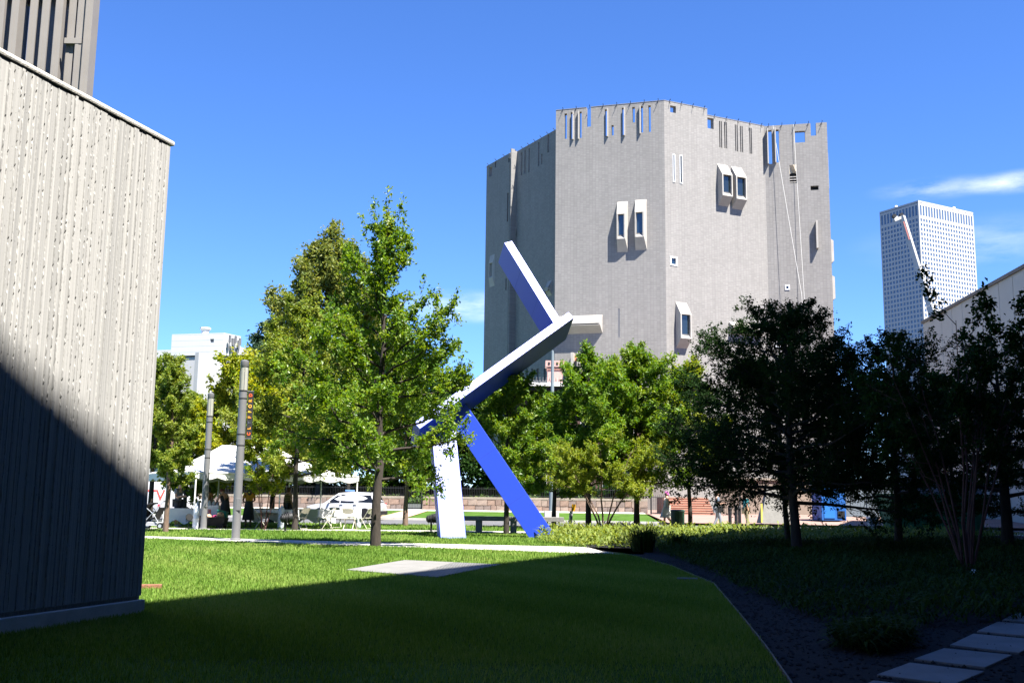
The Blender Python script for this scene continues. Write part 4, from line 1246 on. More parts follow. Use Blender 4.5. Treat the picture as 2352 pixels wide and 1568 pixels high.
# big trees of the garden across the street
tree('cottonwood_tree', 'very tall golden-olive tree rising above the other trees across the street', on(738, 84, .9), 23.6, .5, .14, round_env(6.3), 54, 30000, .34, LM['gold'], seed=20, elev=(12, 68), twigs=7, spread=.34, group='tall trees across the street', tint=(.5, .25), droop=.1, jit=.07)
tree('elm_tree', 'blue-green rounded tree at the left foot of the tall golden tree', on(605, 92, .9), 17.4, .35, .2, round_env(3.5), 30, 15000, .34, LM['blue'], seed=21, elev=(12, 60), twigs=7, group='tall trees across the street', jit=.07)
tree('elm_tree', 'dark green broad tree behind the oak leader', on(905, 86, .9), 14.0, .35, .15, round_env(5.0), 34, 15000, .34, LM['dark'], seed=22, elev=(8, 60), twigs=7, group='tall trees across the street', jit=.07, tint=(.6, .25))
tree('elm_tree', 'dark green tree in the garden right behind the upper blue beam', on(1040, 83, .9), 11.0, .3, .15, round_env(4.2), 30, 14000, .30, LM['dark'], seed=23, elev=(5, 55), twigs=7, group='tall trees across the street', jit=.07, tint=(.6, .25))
tree('maple_tree', 'bright yellow tree behind the two lamp posts', on(545, 49), 7.9, .12, .2, round_env(2.6), 32, 15000, .2, LM['yellow'], seed=24, elev=(20, 68), twigs=7, spread=.4, tint=(.55, .25), spike=10)
tree('maple_tree', 'small mid green tree in front of the white building', on(425, 50), 6.1, .1, .2, round_env(2.1), 26, 12000, .2, LM['olive'], seed=25, elev=(15, 62), twigs=7, spike=6)
tree('maple_tree', 'leafy green tree between the second lamp post and wall corner', on(345, 47), 7.4, .12, .25, cone_env(2.0, .2), 24, 9000, .17, LM['olive'], seed=26, elev=(20, 66), twigs=6, spike=6, tint=(.45, .22))
tree('maple_tree', 'yellow-green tree filling the gap behind the white tent roof', on(625, 51), 8.3, .12, .22, round_env(2.7), 30, 14000, .2, LM['olive'], seed=27, elev=(15, 65), twigs=7, tint=(.7, .22))
tree('maple_tree', 'mid green tree between the tent and slim pale trunk', on(800, 82, .9), 10.6, .2, .15, round_env(4.2), 30, 14000, .26, LM['oak'], seed=28, elev=(5, 62), twigs=7, tint=(.55, .22))
# shaded trees on the right
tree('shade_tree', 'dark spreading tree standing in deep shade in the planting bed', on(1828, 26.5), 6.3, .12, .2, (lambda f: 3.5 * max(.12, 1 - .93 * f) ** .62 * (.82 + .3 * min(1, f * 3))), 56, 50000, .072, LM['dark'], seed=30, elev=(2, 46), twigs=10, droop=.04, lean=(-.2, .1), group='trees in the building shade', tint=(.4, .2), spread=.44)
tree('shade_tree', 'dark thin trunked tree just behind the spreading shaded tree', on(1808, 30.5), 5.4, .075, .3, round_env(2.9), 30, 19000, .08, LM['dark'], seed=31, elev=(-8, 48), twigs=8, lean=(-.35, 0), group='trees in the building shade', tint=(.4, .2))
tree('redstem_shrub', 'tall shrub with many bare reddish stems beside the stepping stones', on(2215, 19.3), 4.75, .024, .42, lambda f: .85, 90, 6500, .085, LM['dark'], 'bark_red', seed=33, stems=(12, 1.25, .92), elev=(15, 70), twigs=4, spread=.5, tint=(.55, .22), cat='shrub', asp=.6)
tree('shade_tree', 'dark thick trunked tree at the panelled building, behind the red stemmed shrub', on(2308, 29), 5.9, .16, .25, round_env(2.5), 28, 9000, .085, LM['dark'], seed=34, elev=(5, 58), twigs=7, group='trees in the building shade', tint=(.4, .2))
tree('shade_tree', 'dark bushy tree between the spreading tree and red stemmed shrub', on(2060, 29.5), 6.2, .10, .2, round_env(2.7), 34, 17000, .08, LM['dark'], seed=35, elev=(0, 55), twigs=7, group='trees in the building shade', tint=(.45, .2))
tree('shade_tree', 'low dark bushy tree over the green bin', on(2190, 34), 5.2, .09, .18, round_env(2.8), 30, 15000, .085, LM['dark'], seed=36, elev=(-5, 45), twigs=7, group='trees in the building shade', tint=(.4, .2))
# multi-stem shrub by the lamp post
gp = G(604, 1216)
tree('stem_shrub', 'thin shrub with bare pinkish stems beside the tall lamp post', (gp.x, gp.y), 3.3, .022, .45, lambda f: .62, 34, 2600, .10, LM['yellow'], 'bark_red', seed=40, stems=(6, .85, .9), elev=(20, 65), twigs=4, spread=.5, tint=(.3, .25), cat='shrub')

# ------------------------------------------------------------------ hedges, ground cover and garden plants
def frond_mass(name, label, poly, n, hmin, hmax, lmat, seed, width=.02, kind='stuff', cat='plants', zb=0.0, tint=(.5, .25), mound=1.0, arch=.6, mask=None):
    rg = np.random.default_rng(seed)
    xs_ = [p[0] for p in poly]; ys_ = [p[1] for p in poly]
    X = rg.uniform(min(xs_), max(xs_), n * 4); Y = rg.uniform(min(ys_), max(ys_), n * 4)
    k = in_poly(X, Y, poly)
    if mask is not None: k &= mask(X, Y)
    X, Y = X[k][:n], Y[k][:n]; n = len(X)
    bump_ = (np.sin(X * 1.7 + 1.3 * np.sin(Y * 1.1)) * np.sin(Y * 1.3 + .7 * np.sin(X * .9)) * .5 + .5) ** mound
    Hh = (hmin + (hmax - hmin) * bump_) * rg.uniform(.45, 1.1, n)
    z0 = Hh * rg.uniform(0, .6, n)
    a = rg.uniform(0, 2 * PI, n); L = .16 + .3 * Hh * rg.uniform(.5, 1.3, n)
    d = np.stack([np.cos(a), np.sin(a), rg.uniform(.1, 1.2, n)], 1); d = unit(d)
    B = np.stack([X, Y, zb + z0], 1); T_ = B + d * L[:, None] * np.array([1, 1, 1])
    s_ = np.stack([-np.sin(a), np.cos(a), np.zeros(n)], 1) * (width * rg.uniform(.6, 1.4, n))[:, None]
    M_ = (B + T_) / 2 + np.array([0, 0, .04]); E_ = T_ + np.array([0, 0, -.06]) * arch
    V = np.stack([B, M_ + s_, E_, M_ - s_], 1).reshape(-1, 3)
    tv = np.clip(rg.normal(tint[0], tint[1], n) + (bump_ - .5) * .3, 0, 1)
    o = link(name, mesh_np(name, V, np.arange(4 * n).reshape(-1, 4), lmat, attr=np.repeat(tv, 4)))
    return tag(o, label, cat, kind=kind)
LM['shade_darkened'] = leaf_mat('leaf_shade_darkened', (.014, .032, .007), (.026, .055, .010), (.05, .08, .016), .3, .7, .08)  # darker copy of the juniper leaf; building shade put into the colour
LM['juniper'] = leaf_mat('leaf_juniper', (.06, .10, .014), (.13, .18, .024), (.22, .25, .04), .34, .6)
bp_ = [G(1238, 1246), G(1330, 1257), G(1450, 1262), G(1560, 1262), G(1700, 1252)]
lit_bed = [(p.x, p.y) for p in bp_] + [(14, 36), (22, 45), (4.3, 46.3), (1.2, 40.6)]
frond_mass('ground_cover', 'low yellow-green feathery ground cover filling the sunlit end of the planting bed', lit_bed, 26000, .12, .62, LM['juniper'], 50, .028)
sh_bed = [(G(x, y).x, G(x, y).y) for x, y in ((1500, 1266), (1560, 1288), (1650, 1326), (1720, 1362), (1790, 1400), (1900, 1434), (2050, 1452), (2200, 1442), (2420, 1425))] + [(13, 22), (20, 36), (13, 36), (5, 28)]
frond_mass('ground_cover', 'shade-darkened feathery ground cover in the shaded part of the planting bed', sh_bed, 46000, .06, .42, LM['shade_darkened'], 51, .015)
frond_mass('ground_cover', 'shade-darkened ground cover tufts spreading onto the gravel by the stepping stones', [(G(x, y).x, G(x, y).y) for x, y in ((1910, 1490), (1990, 1510), (2090, 1490), (2080, 1450), (1980, 1445))], 2600, .06, .3, LM['shade_darkened'], 52, .012)
# garden plants behind the wall
def gz(x0, x1, d0, d1): return [(x0, wall_y(x0) + d0), (x1, wall_y(x1) + d0), (x1, wall_y(x1) + d1), (x0, wall_y(x0) + d1)]
LM['iris'] = leaf_mat('leaf_iris', (.03, .085, .02), (.07, .14, .03), (.2, .24, .08), .35, .5)
frond_mass('garden_plants', 'leafy border plants growing along the top of the garden wall', gz(-27, 9.6, .6, 3.2), 16000, .3, 1.0, LM['iris'], 53, .05, zb=.95)
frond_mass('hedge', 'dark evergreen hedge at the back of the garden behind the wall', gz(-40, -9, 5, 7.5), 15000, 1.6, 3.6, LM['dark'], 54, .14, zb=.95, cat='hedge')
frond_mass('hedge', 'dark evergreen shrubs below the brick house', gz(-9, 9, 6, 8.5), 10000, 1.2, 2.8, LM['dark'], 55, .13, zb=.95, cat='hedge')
# single grass tussock in shade at the path end
def tussock(p, h, n, label, seed):
    rg = np.random.default_rng(seed)
    a = rg.uniform(0, 2 * PI, n); r = rg.uniform(0, .3, n); L = h * rg.uniform(.5, 1.1, n); ln = rg.uniform(.15, 1.0, n)
    B = np.stack([np.cos(a) * r, np.sin(a) * r, np.zeros(n)], 1)
    M_ = B + np.stack([np.cos(a) * ln * L * .3, np.sin(a) * ln * L * .3, L * .6], 1)
    T_ = B + np.stack([np.cos(a) * ln * L, np.sin(a) * ln * L, L * (1 - .35 * ln)], 1)
    s_ = np.stack([-np.sin(a), np.cos(a), np.zeros(n)], 1) * .012
    V = np.stack([B - s_, B + s_, M_ + s_, M_ - s_, T_], 1).reshape(-1, 3)
    i5 = np.arange(n)[:, None] * 5
    Fq = np.concatenate([np.concatenate([i5 + k for k in q], 1) for q in ((0, 1, 2, 3), (3, 2, 4, 4))])
    F3_ = Fq[:n]; V2 = V
    tri = np.concatenate([np.concatenate([i5 + k for k in q], 1) for q in ((0, 1, 2), (0, 2, 3), (3, 2, 4))])
    o = link('grass_tussock', mesh_np('grass_tussock', V2, tri, LM['dark'], attr=np.repeat(rg.uniform(.1, .7, n), 5)), loc=p)
    tag(o, label, 'plant')
gp = G(1478, 1268); tussock(gp, .8, 240, 'dark ornamental grass tussock at the end of the lawn path', 60)
gp = G(1560, 1262); tussock(gp, .5, 200, 'short grass tussock in the shade behind the larger one', 61)
# fallen pale leaf and white scrap under the shrub
gp = G(2238, 1328)
MB().add([(-.06, -.03, .07), (.05, -.05, .09), (.07, .03, .1), (-.03, .05, .12)], [(0, 1, 2, 3)]).add([(-.06, -.03, .066), (.05, -.05, .086), (.07, .03, .096), (-.03, .05, .116)], [(3, 2, 1, 0)])
sc_ = MB(); sc_.lathe([(.0, 0), (.05, .02), (.06, .06), (.03, .1), (.0, .11)], (0, 0, 0), 7)
tag(sc_.build('paper_scrap', MAT['white'], loc=(gp.x, gp.y, .05)), 'small white scrap of crumpled paper under the red stemmed shrub', 'litter')
gp = G(1665, 1405 - 1); gp = G(1578, 1332)
tag(MB().prism([(-.17, -.06), (.16, -.07), (.18, .06), (-.14, .08)], 0, .04).build('flat_stone', MAT['stepstone'], loc=gp, bevel=.01), 'small pale flat stone at the lawn edging in shade', 'stone')
# ================================================================== BLUE STEEL SCULPTURE (plain angular stand-in)
def blue_paint():
    m, nt, b = principled('blue_enamel')
    b.inputs['Base Color'].default_value = (.018, .052, .42, 1)
    b.inputs['Roughness'].default_value = .37
    b.inputs['Specular IOR Level'].default_value = .5
    b.inputs['Coat Weight'].default_value = .0
    b.inputs['Coat Roughness'].default_value = .22
    return m
MAT['blue'] = blue_paint()
MAT['blue_seam'] = mat('blue_weld', (.014, .04, .30), .6)
SD = 35.5
scp = thing('steel_sculpture', 'tall abstract sculpture of glossy blue rectangular steel beams standing on the lawn', 'sculpture', (at_x(1130, SD), SD, 0))
def SP(px, py, d): return at(px, py, d) - scp.location
def sbeam(name, a, b, w, h, nrm, over=(0, 0)):
    """beam from a to b; the face of width w looks along nrm"""
    a, b = Vector(a), Vector(b); d = (b - a).normalized()
    a = a - d * over[0]; b = b + d * over[1]
    n = Vector(nrm); n = (n - d * n.dot(d)).normalized(); x = d.cross(n)
    R = Matrix((x, d, n)).transposed()
    mb = MB(); mb.box((a + b) / 2, (w, (b - a).length, h), rot=R)
    o = mb.build(name, MAT['blue'], scp, bevel=.012)
    L = (b - a).length
    for k in (.34, .67):                                     # ground-down weld seams
        MB().box(a + d * L * k, (w + .004, .012, h + .004), rot=R).build('weld_seam', MAT['blue_seam'], o)
    return o
hip = SP(1022, 952, 35.2)
knee = SP(1276, 768, 37.4)
HV = (SUN + Vector((0, -1, -.12))).normalized()
sbeam('diagonal_beam', hip, knee, .30, 1.45, HV, (1.35, .62))
sbeam('upper_beam', knee, SP(1160, 578, 38.8), .34, 1.15, HV, (.1, 0.0))
lf = SP(1040, 1226, 33.9); lf.z = 0
rf = SP(1262, 1226, 35.2); rf.z = 0
sbeam('front_leg', Vector((lf.x, lf.y, -.25)), SP(1014, 965, 35.7), .84, .5, HV)
sbeam('rear_leg', Vector((rf.x, rf.y, -.3)), SP(1052, 945, 35.7), .76, .58, (-.16, -.95, .18))

def text_obj(name, cu, m, par, loc, rot):
    ob = bpy.data.objects.new(name, cu); COL.objects.link(ob)
    dg = bpy.context.evaluated_depsgraph_get(); dg.update()
    me = bpy.data.meshes.new_from_object(ob.evaluated_get(dg)); bpy.data.objects.remove(ob)
    me.materials.clear(); me.materials.append(m)
    return link(name, me, par, loc, rot)
# ================================================================== LAMP POSTS
def lamp_glass():
    m, nt, b = principled('lamp_glass')
    b.inputs['Base Color'].default_value = (.5, .5, .44, 1); b.inputs['Roughness'].default_value = .15
    b.inputs['Transmission Weight'].default_value = .45; b.inputs['IOR'].default_value = 1.06
    return m
MAT['lampglass'] = lamp_glass()
MAT['brass'] = mat('lamp_reflector', (.62, .52, .25), .3, metal=.7)
def lamp_post(loc, label):
    t = thing('lamp_post', label, 'lamp post', loc, group='column lamp posts along the lawn paths')
    r = .118; H = 5.15
    MB().lathe([(r, 0), (r * .97, 4.28)], (0, 0, 0), 28).build('post', MAT['grey_metal'], t, smooth=True)
    for z in (2.66, 2.98, 4.02, 4.24): MB().lathe([(r * 1.012, z), (r * 1.012, z + .035)], (0, 0, 0), 28).build('band', MAT['dark_metal'], t, smooth=True)
    MB().lathe([(r * .2, 4.29), (r * .55, 4.31), (r * .62, 4.4), (r * .3, 4.62), (r * .3, 4.7)], (0, 0, 0), 20).build('lamp_base', MAT['grey_metal'], t, smooth=True)
    MB().lathe([(r * .92, 4.285), (r * .92, 4.97)], (0, 0, 0), 24).build('lamp_glass', MAT['lampglass'], t, smooth=True)
    for k in range(7): MB().lathe([(r * .5, 4.6 + .04 * k), (r * .78, 4.612 + .04 * k), (r * .5, 4.624 + .04 * k)], (0, 0, 0), 20).build('reflector_ring', MAT['brass'], t, smooth=True)
    for k in range(4):
        a = k * PI / 2 + .4
        MB().box((math.cos(a) * r * .95, math.sin(a) * r * .95, 4.63), (.014, .014, .68)).build('lamp_strut', MAT['grey_metal'], t)
    MB().lathe([(r * 1.0, 4.965), (r * 1.03, 4.97), (r * 1.03, 5.14), (r * .6, 5.17)], (0, 0, 0), 28).build('cap', MAT['grey_metal'], t, smooth=True)
    MB().lathe([(r * 1.25, 0), (r * 1.25, .03), (r * 1.02, .05)], (0, 0, 0), 28).build('base_ring', MAT['grey_metal'], t, smooth=True)
    MB().box((.06, -r * .93, 1.0), (.13, .04, .34)).build('access_door', MAT['grey_metal'], t, bevel=.012)
    return t
g1 = G(541, 1240); g2 = G(467, 1215)
lp1 = lamp_post((g1.x, g1.y, .012), 'grey column lamp post carrying a narrow black banner')
lp2 = lamp_post((g2.x, g2.y, .012), 'grey column lamp post without banner, at the corner of the tent')
# banner on the first post
bn = thing('banner', 'narrow black banner with orange vertical lettering on the lamp post', 'banner', (g1.x + .12, g1.y, 2.92))
MAT['banner'] = mat('banner_cloth', (.014, .014, .016), .7)
bx0, bx1, bz0, bz1 = .03, .185, -.02, 1.34
MB().box(((bx0 + bx1) / 2, 0, (bz0 + bz1) / 2), (bx1 - bx0, .012, bz1 - bz0)).build('cloth', MAT['banner'], bn)
for z in (bz0 - .01, bz1 + .01): MB().tube([(-.02, 0, z), (bx1 + .01, 0, z)], .012, 8).build('bracket', MAT['grey_metal'], bn)
letters = 'CLYFFORD'
lcol = [(.85, .12, .02), (.8, .35, .03), (.07, .08, .11), (.8, .3, .03), (.8, .45, .03), (.8, .4, .05), (.8, .35, .03), (.85, .12, .03)]
for i, chv in enumerate(letters):
    cu = bpy.data.curves.new('letter', 'FONT'); cu.body = chv; cu.size = .125; cu.extrude = .003; cu.offset = .004
    cu.align_x = 'CENTER'; cu.align_y = 'CENTER'
    lm_ = mat('letter_' + chv.lower(), lcol[i], .6)
    o = text_obj('letter', cu, lm_, bn, ((bx0 + bx1) / 2, -.012, .11 + i * .16), (PI / 2, -PI / 2, 0))

# street light far behind
sx = at_x(1267, 66); sz = at(1267, 792, 66).z
sl_ = thing('street_light', 'tall thin blue-grey street light pole with a flat lamp head', 'street light', (sx, 66, 0))
MAT['slate'] = mat('slate_paint', (.16, .20, .22), .5)
MB().lathe([(.17, .35), (.13, sz * .5), (.085, sz)], (0, 0, 0), 14).build('pole', MAT['slate'], sl_, smooth=True)
MB().box((-.25, 0, sz + .1), (1.25, .5, .22)).build('lamp_head', MAT['slate'], sl_, bevel=.05)
MB().prism([(-.45, -.45), (.45, -.45), (.45, .45), (-.45, .45)], -.1, .62).build('concrete_base', MAT['kerb'], sl_, bevel=.03)

# ================================================================== TENT
ten = thing('party_tent', 'white frame party tent with scalloped valance on the lawn', 'tent', (-9.4, 42.0, 0))
MAT['canvas'] = mat('tent_canvas', (.58, .58, .565), .65, .03, 2)
_nt = MAT['canvas'].node_tree
LFc, RFc = Vector((at_x(447, 40), 40)), Vector((at_x(819, 44), 44))
ten.location = ((LFc.x + RFc.x) / 2, (LFc.y + RFc.y) / 2, 0)
tu = (RFc - LFc).normalized(); tl = (RFc - LFc).length; td = 7.0
ten.rotation_euler = (0, 0, math.atan2(tu.y, tu.x))
hx, ze, zp = tl / 2, 2.14, 3.4
def scallop(a, b, name):
    """hanging valance from a to b at eave height"""
    a, b = Vector(a), Vector(b); L = (b - a).length; n = max(6, int(L / .05)); mb_v = []; f = []
    for i in range(n + 1):
        s = i / n; p = a + (b - a) * s
        dz = .2 + .1 * abs(math.sin(PI * s * round(L / .85)))
        mb_v += [(p.x, p.y, ze + .02), (p.x, p.y, ze + .02 - dz)]
    for i in range(n): f.append((2 * i, 2 * i + 2, 2 * i + 3, 2 * i + 1))
    return link(name, mesh_np(name, mb_v, f, MAT['canvas']), ten)
cs = [(-hx - .05, -.05), (hx + .05, -.05), (hx + .05, td + .05), (-hx - .05, td + .05)]
# roof with slight sag: four sloping panels to a short ridge
rdg = [(-hx * .35, td / 2), (hx * .35, td / 2)]
def sag_panel(p00, p10, p01, p11, name, n=10):
    V = []; f = []
    for i in range(n + 1):
        for j in range(n + 1):
            s, r_ = i / n, j / n
            a = Vector(p00).lerp(Vector(p10), s); b = Vector(p01).lerp(Vector(p11), s)
            p = a.lerp(b, r_); p.z -= .22 * math.sin(PI * r_) * (1 - .3 * math.sin(PI * s)) + .02 * math.sin(PI * 6 * s) * (1 - r_)
            V.append(tuple(p))
    for i in range(n):
        for j in range(n):
            k = i * (n + 1) + j; f.append((k, k + n + 1, k + n + 2, k + 1))
    me = mesh_np(name, V, f, MAT['canvas'], smooth=True)
    return link(name, me, ten)
E3 = lambda p: (p[0], p[1], ze + .02); R3 = lambda p: (p[0], p[1], zp)
sag_panel(E3(cs[0]), E3(cs[1]), R3(rdg[0]), R3(rdg[1]), 'roof_panel')
sag_panel(E3(cs[2]), E3(cs[3]), R3(rdg[1]), R3(rdg[0]), 'roof_panel')
sag_panel(E3(cs[3]), E3(cs[0]), R3(rdg[0]), R3(rdg[0]), 'roof_panel')
sag_panel(E3(cs[1]), E3(cs[2]), R3(rdg[1]), R3(rdg[1]), 'roof_panel')
for a, b in zip(cs, cs[1:] + cs[:1]): scallop((*a, 0), (*b, 0), 'valance')
poles = [(-hx, 0), (0, 0), (hx, 0), (hx, td / 2), (hx, td), (0, td), (-hx, td), (-hx, td / 2)]
for (x, y) in poles:
    MB().tube([(x, y, 0), (x, y, ze)], .03, 10).build('pole', MAT['white'], ten, smooth=True)
for a, b in zip(cs, cs[1:] + cs[:1]):
    MB().tube([(a[0] * .99, a[1], ze), (b[0] * .99, b[1], ze)], .025, 8).build('eave_tube', MAT['white'], ten)
MAT['jug'] = mat('jug_plastic', (.55, .60, .66), .35, .1, 8)
for (x, y) in (poles[0], poles[1], poles[2]):
    p = ten.matrix_basis @ Vector((x + .12, y - .1, 0)) if False else None
    R_ = Matrix.Rotation(ten.rotation_euler.z, 3, 'Z'); p = R_ @ Vector((x + .07, y - .12, 0)) + ten.location
    w = thing('tent_weight', {poles[0]: 'bluish water-filled weight barrel at the tent pole by the stroller side', poles[1]: 'bluish water-filled weight barrel at the middle tent pole', poles[2]: 'bluish water-filled weight barrel at the tent pole by the car'}[(x, y)], 'weight', p, group='tent pole weights')
    MB().lathe([(.09, 0), (.105, .02), (.105, .2), (.095, .23), (.105, .26), (.105, .5), (.095, .53), (.105, .56), (.105, .78), (.06, .86), (.03, .88), (.03, .92)], (0, 0, 0), 14).build('barrel', MAT['jug'], w, smooth=True)
    MB().lathe([(.11, .36), (.112, .38), (.11, .4)], (0, 0, 0), 14).build('strap', MAT['white'], w)

# ================================================================== TABLES, CHAIRS
MAT['cloth'] = mat('white_cloth', (.6, .6, .59), .8, .04, 6, .2, 40)
MAT['chair'] = mat('chair_cream', (.52, .49, .40), .5)
def table(loc, rz, L, W, label, drop=(.0, .0), h=.74, group='folding tables with white cloths'):
    """drop: how far the cloth hangs on the long near side and the ends"""
    t = thing('folding_table', label, 'table', loc, rz, group)
    MB().box((0, 0, h - .03), (L, W, .05)).build('table_top', MAT['white'], t, bevel=.01)
    for sx in (-1, 1):
        for sy in (-1, 1):
            MB().tube([(sx * (L / 2 - .22), sy * (W / 2 - .08), h - .05), (sx * (L / 2 - .14), sy * (W / 2 - .05), 0)], .016, 8).build('leg', MAT['dark_metal'], t)
        MB().tube([(sx * (L / 2 - .18), -W / 2 + .07, .32), (sx * (L / 2 - .18), W / 2 - .07, .32)], .012, 6).build('leg_brace', MAT['dark_metal'], t)
    # cloth: top sheet plus wavy skirt
    n = 64; V = []; f = []
    import random as _r
    rr = _r.Random(hash(label) % 1000)
    per = []
    for i in range(n):
        s = i / n * 4; k = int(s); q = s - k
        a = [(-1, -1), (1, -1), (1, 1), (-1, 1)]; p0 = a[k]; p1 = a[(k + 1) % 4]
        per.append(((p0[0] + (p1[0] - p0[0]) * q) * (L / 2 + .012), (p0[1] + (p1[1] - p0[1]) * q) * (W / 2 + .012), k))
    zt = h + .006
    for i, (x, y, k) in enumerate(per):
        dr = drop[0] if k == 0 else (drop[1] if k in (1, 3) else max(drop) * .6)
        dr = dr * (1 + .18 * math.sin(i * .9)) + .02
        ox = 1 + .03 * math.sin(i * 2.1) + .04
        V += [(x, y, zt), (x * 1.005, y * 1.01, zt - dr * .5), (x * ox, y * (ox + .02), zt - dr)]
    c0_ = len(V); V.append((0, 0, zt))
    for i in range(n):
        j = (i + 1) % n
        f += [(3 * i, 3 * j, 3 * j + 1, 3 * i + 1), (3 * i + 1, 3 * j + 1, 3 * j + 2, 3 * i + 2)]
    mb = MB(); mb.add(V, f + [(c0_, 3 * i, 3 * ((i + 1) % n)) for i in range(n)])
    cl = mb.mesh('tablecloth', MAT['cloth'], True)
    o = link('tablecloth', cl); o.location = loc; o.rotation_euler = (0, 0, rz)
    tag(o, label.replace('folding table', 'cloth draped on the folding table').replace('long ', ''), 'tablecloth', 'white tablecloths')
    return t
def gp3(px, py):
    q = G(px, py); return (q.x, q.y, 0)
def zz1(x, y): return ((340 + x * .12755) / 1.06293, (1130 + y * .12755) / 1.06293)
def zz2(x, y): return ((600 + x * .15306) / 1.06293, (1130 + y * .15306) / 1.06293)
def spot(zf, x, y, d):
    p = zf(x, y); return (at_x(p[0], d), d, 0)
table(spot(zz1, 880, 1180, 42.6), .15, 1.5, .7, 'folding table in front of the man in grey', (.52, .45))
table(spot(zz2, 520, 1010, 42.6), -.1, 1.5, .75, 'low white folding table next to the middle tent pole', (.1, .35))
table(spot(zz2, 1500, 990, 42.8), .25, 1.65, .75, 'white folding table between the chairs near the car', (.25, .4))
table(spot(zz2, 1080, 980, 46.5), .3, 1.8, .75, 'long folding table in the tent shade with a grey looking cloth', (.5, .5))
table(spot(zz2, 470, 960, 47.2), .3, 2.0, .75, 'long folding table with a cloth behind the woman in yellow', (.5, .4))
table(spot(zz1, 1330, 1150, 43.6), .2, 1.2, .7, 'folding table crowded with white jugs by the lamp post', (.35, .3))

def folding_chair(loc, rz, label):
    t = thing('folding_chair', label, 'chair', loc, rz, 'white folding chairs by the tent')
    s = .21
    for sy in (-1, 1):
        y = sy * s
        # back post + front leg in one bent tube (front leg forward +x)
        MB().tube([(-.30, y, .82), (-.26, y, .78), (.22, y, .03), (.24, y, 0)], .013, 7).build('front_leg', MAT['chair'], t, smooth=True)
        MB().tube([(.10, y * .9, .46), (-.2, y * .9, .02), (-.21, y * .9, 0)], .013, 7).build('rear_leg', MAT['chair'], t, smooth=True)
    MB().tube([(-.30, -s, .82), (-.315, 0, .845), (-.30, s, .82)], .013, 7).build('top_rail', MAT['chair'], t, smooth=True)
    MB().tube([(.235, -s, .012), (.235, s, .012)], .012, 7).build('front_foot_bar', MAT['chair'], t)
    MB().tube([(-.2, -s * .9, .03), (-.2, s * .9, .03)], .012, 7).build('rear_foot_bar', MAT['chair'], t)
    mb = MB(); nseg = 8
    V = []
    for i in range(nseg + 1):
        y = -s + 2 * s * i / nseg; bow = -.03 * math.cos(PI * (i / nseg - .5))
        zlow = .66 - .05 * math.sin(PI * i / nseg)
        V += [(-.285 + bow, y, .82), (-.205 + bow, y, zlow), (-.275 + bow, y, .82), (-.193 + bow, y, zlow)]
    f = []
    for i in range(nseg):
        k = 4 * i; f += [(k, k + 4, k + 5, k + 1), (k + 2, k + 3, k + 7, k + 6), (k, k + 2, k + 6, k + 4), (k + 1, k + 5, k + 7, k + 3)]
    mb.add(V, f).build('backrest', MAT['chair'], t, smooth=True)
    MB().box((.03, 0, .445), (.38, .385, .025), rot=Matrix.Rotation(.05, 3, 'Y')).build('seat', MAT['chair'], t, bevel=.01)
    return t
folding_chair(spot(zz2, 250, 1030, 41.8), .25, 'cream folding chair behind the pinkish stemmed shrub')
folding_chair(spot(zz2, 890, 1060, 41.2), 2.6, 'cream folding chair next to the mottled tree trunk')
folding_chair(spot(zz2, 1170, 1010, 42.6), 3.3, 'cream folding chair at the tree end of the white table by the car')
folding_chair(spot(zz2, 1310, 1020, 42.3), 3.5, 'cream folding chair drawn up in front of the white table by the car')
folding_chair(spot(zz2, 1440, 1000, 44.6), -1.2, 'cream folding chair on the car side of the white table')
folding_chair(spot(zz2, 1670, 1060, 41.3), 1.35, 'cream folding chair with its back to the lawn, at the right tent pole')
folding_chair(spot(zz2, 1920, 1030, 42.6), 2.7, 'cream folding chair half behind the young oak trunk')

# jugs and sign box
MAT['red'] = mat('sign_red', (.62, .06, .04), .6)
jl = spot(zz1, 1330, 1150, 43.4)
for i, (dx, dy) in enumerate(((-.42, 0), (-.25, .08), (.05, -.05), (.2, .06), (.36, 0))):
    o = MB().lathe([(.075, 0), (.08, .02), (.08, .2), (.05, .27), (.025, .3), (.025, .33)], (0, 0, 0), 12).build('water_jug', MAT['white'], loc=(jl[0] + dx, jl[1] + dy, .75), smooth=True)
    tag(o, 'white plastic jug standing on the table by the lamp post', 'jug', 'white jugs on the table')
sg = thing('sign_box', 'white box with a red notice panel standing on the lawn by the lamp post', 'sign', spot(zz1, 1410, 1200, 41.6))
MB().box((0, 0, .62), (.55, .3, .54)).build('box', MAT['white'], sg, bevel=.01)
MB().box((-.14, -.155, .6), (.24, .008, .26)).build('red_panel', MAT['red'], sg)
for k in range(3): MB().box((-.14, -.162, .68 - .06 * k), (.18 - .03 * (k % 2), .004, .022)).build('print_line', MAT['white'], sg)
for sx in (-.22, .22): MB().box((sx, 0, .18), (.04, .25, .36)).build('leg', MAT['dark_metal'], sg)
wg = thing('folding_wagon', 'black fabric folding wagon loaded with bags under the white sign box', 'wagon', spot(zz1, 1420, 1245, 40.9))
mb = MB(); mb.add([(-.5, -.25, .12), (.5, -.25, .12), (.5, .25, .12), (-.5, .25, .12), (-.56, -.3, .48), (.56, -.3, .42), (.56, .3, .42), (-.56, .3, .48)], [(0, 3, 2, 1), (0, 1, 5, 4), (1, 2, 6, 5), (2, 3, 7, 6), (3, 0, 4, 7)]); mb.build('fabric_body', MAT['black'], wg)
for sx in (-.4, .4):
    for sy in (-.28, .28):
        MB().tube([(sx, sy - .03, .09), (sx, sy + .03, .09)], .09, 14).build('wheel', MAT['black'], wg)
MB().tube([(-.56, 0, .45), (-.85, 0, .8), (-.87, 0, .82)], .014, 6).build('handle', MAT['dark_metal'], wg)
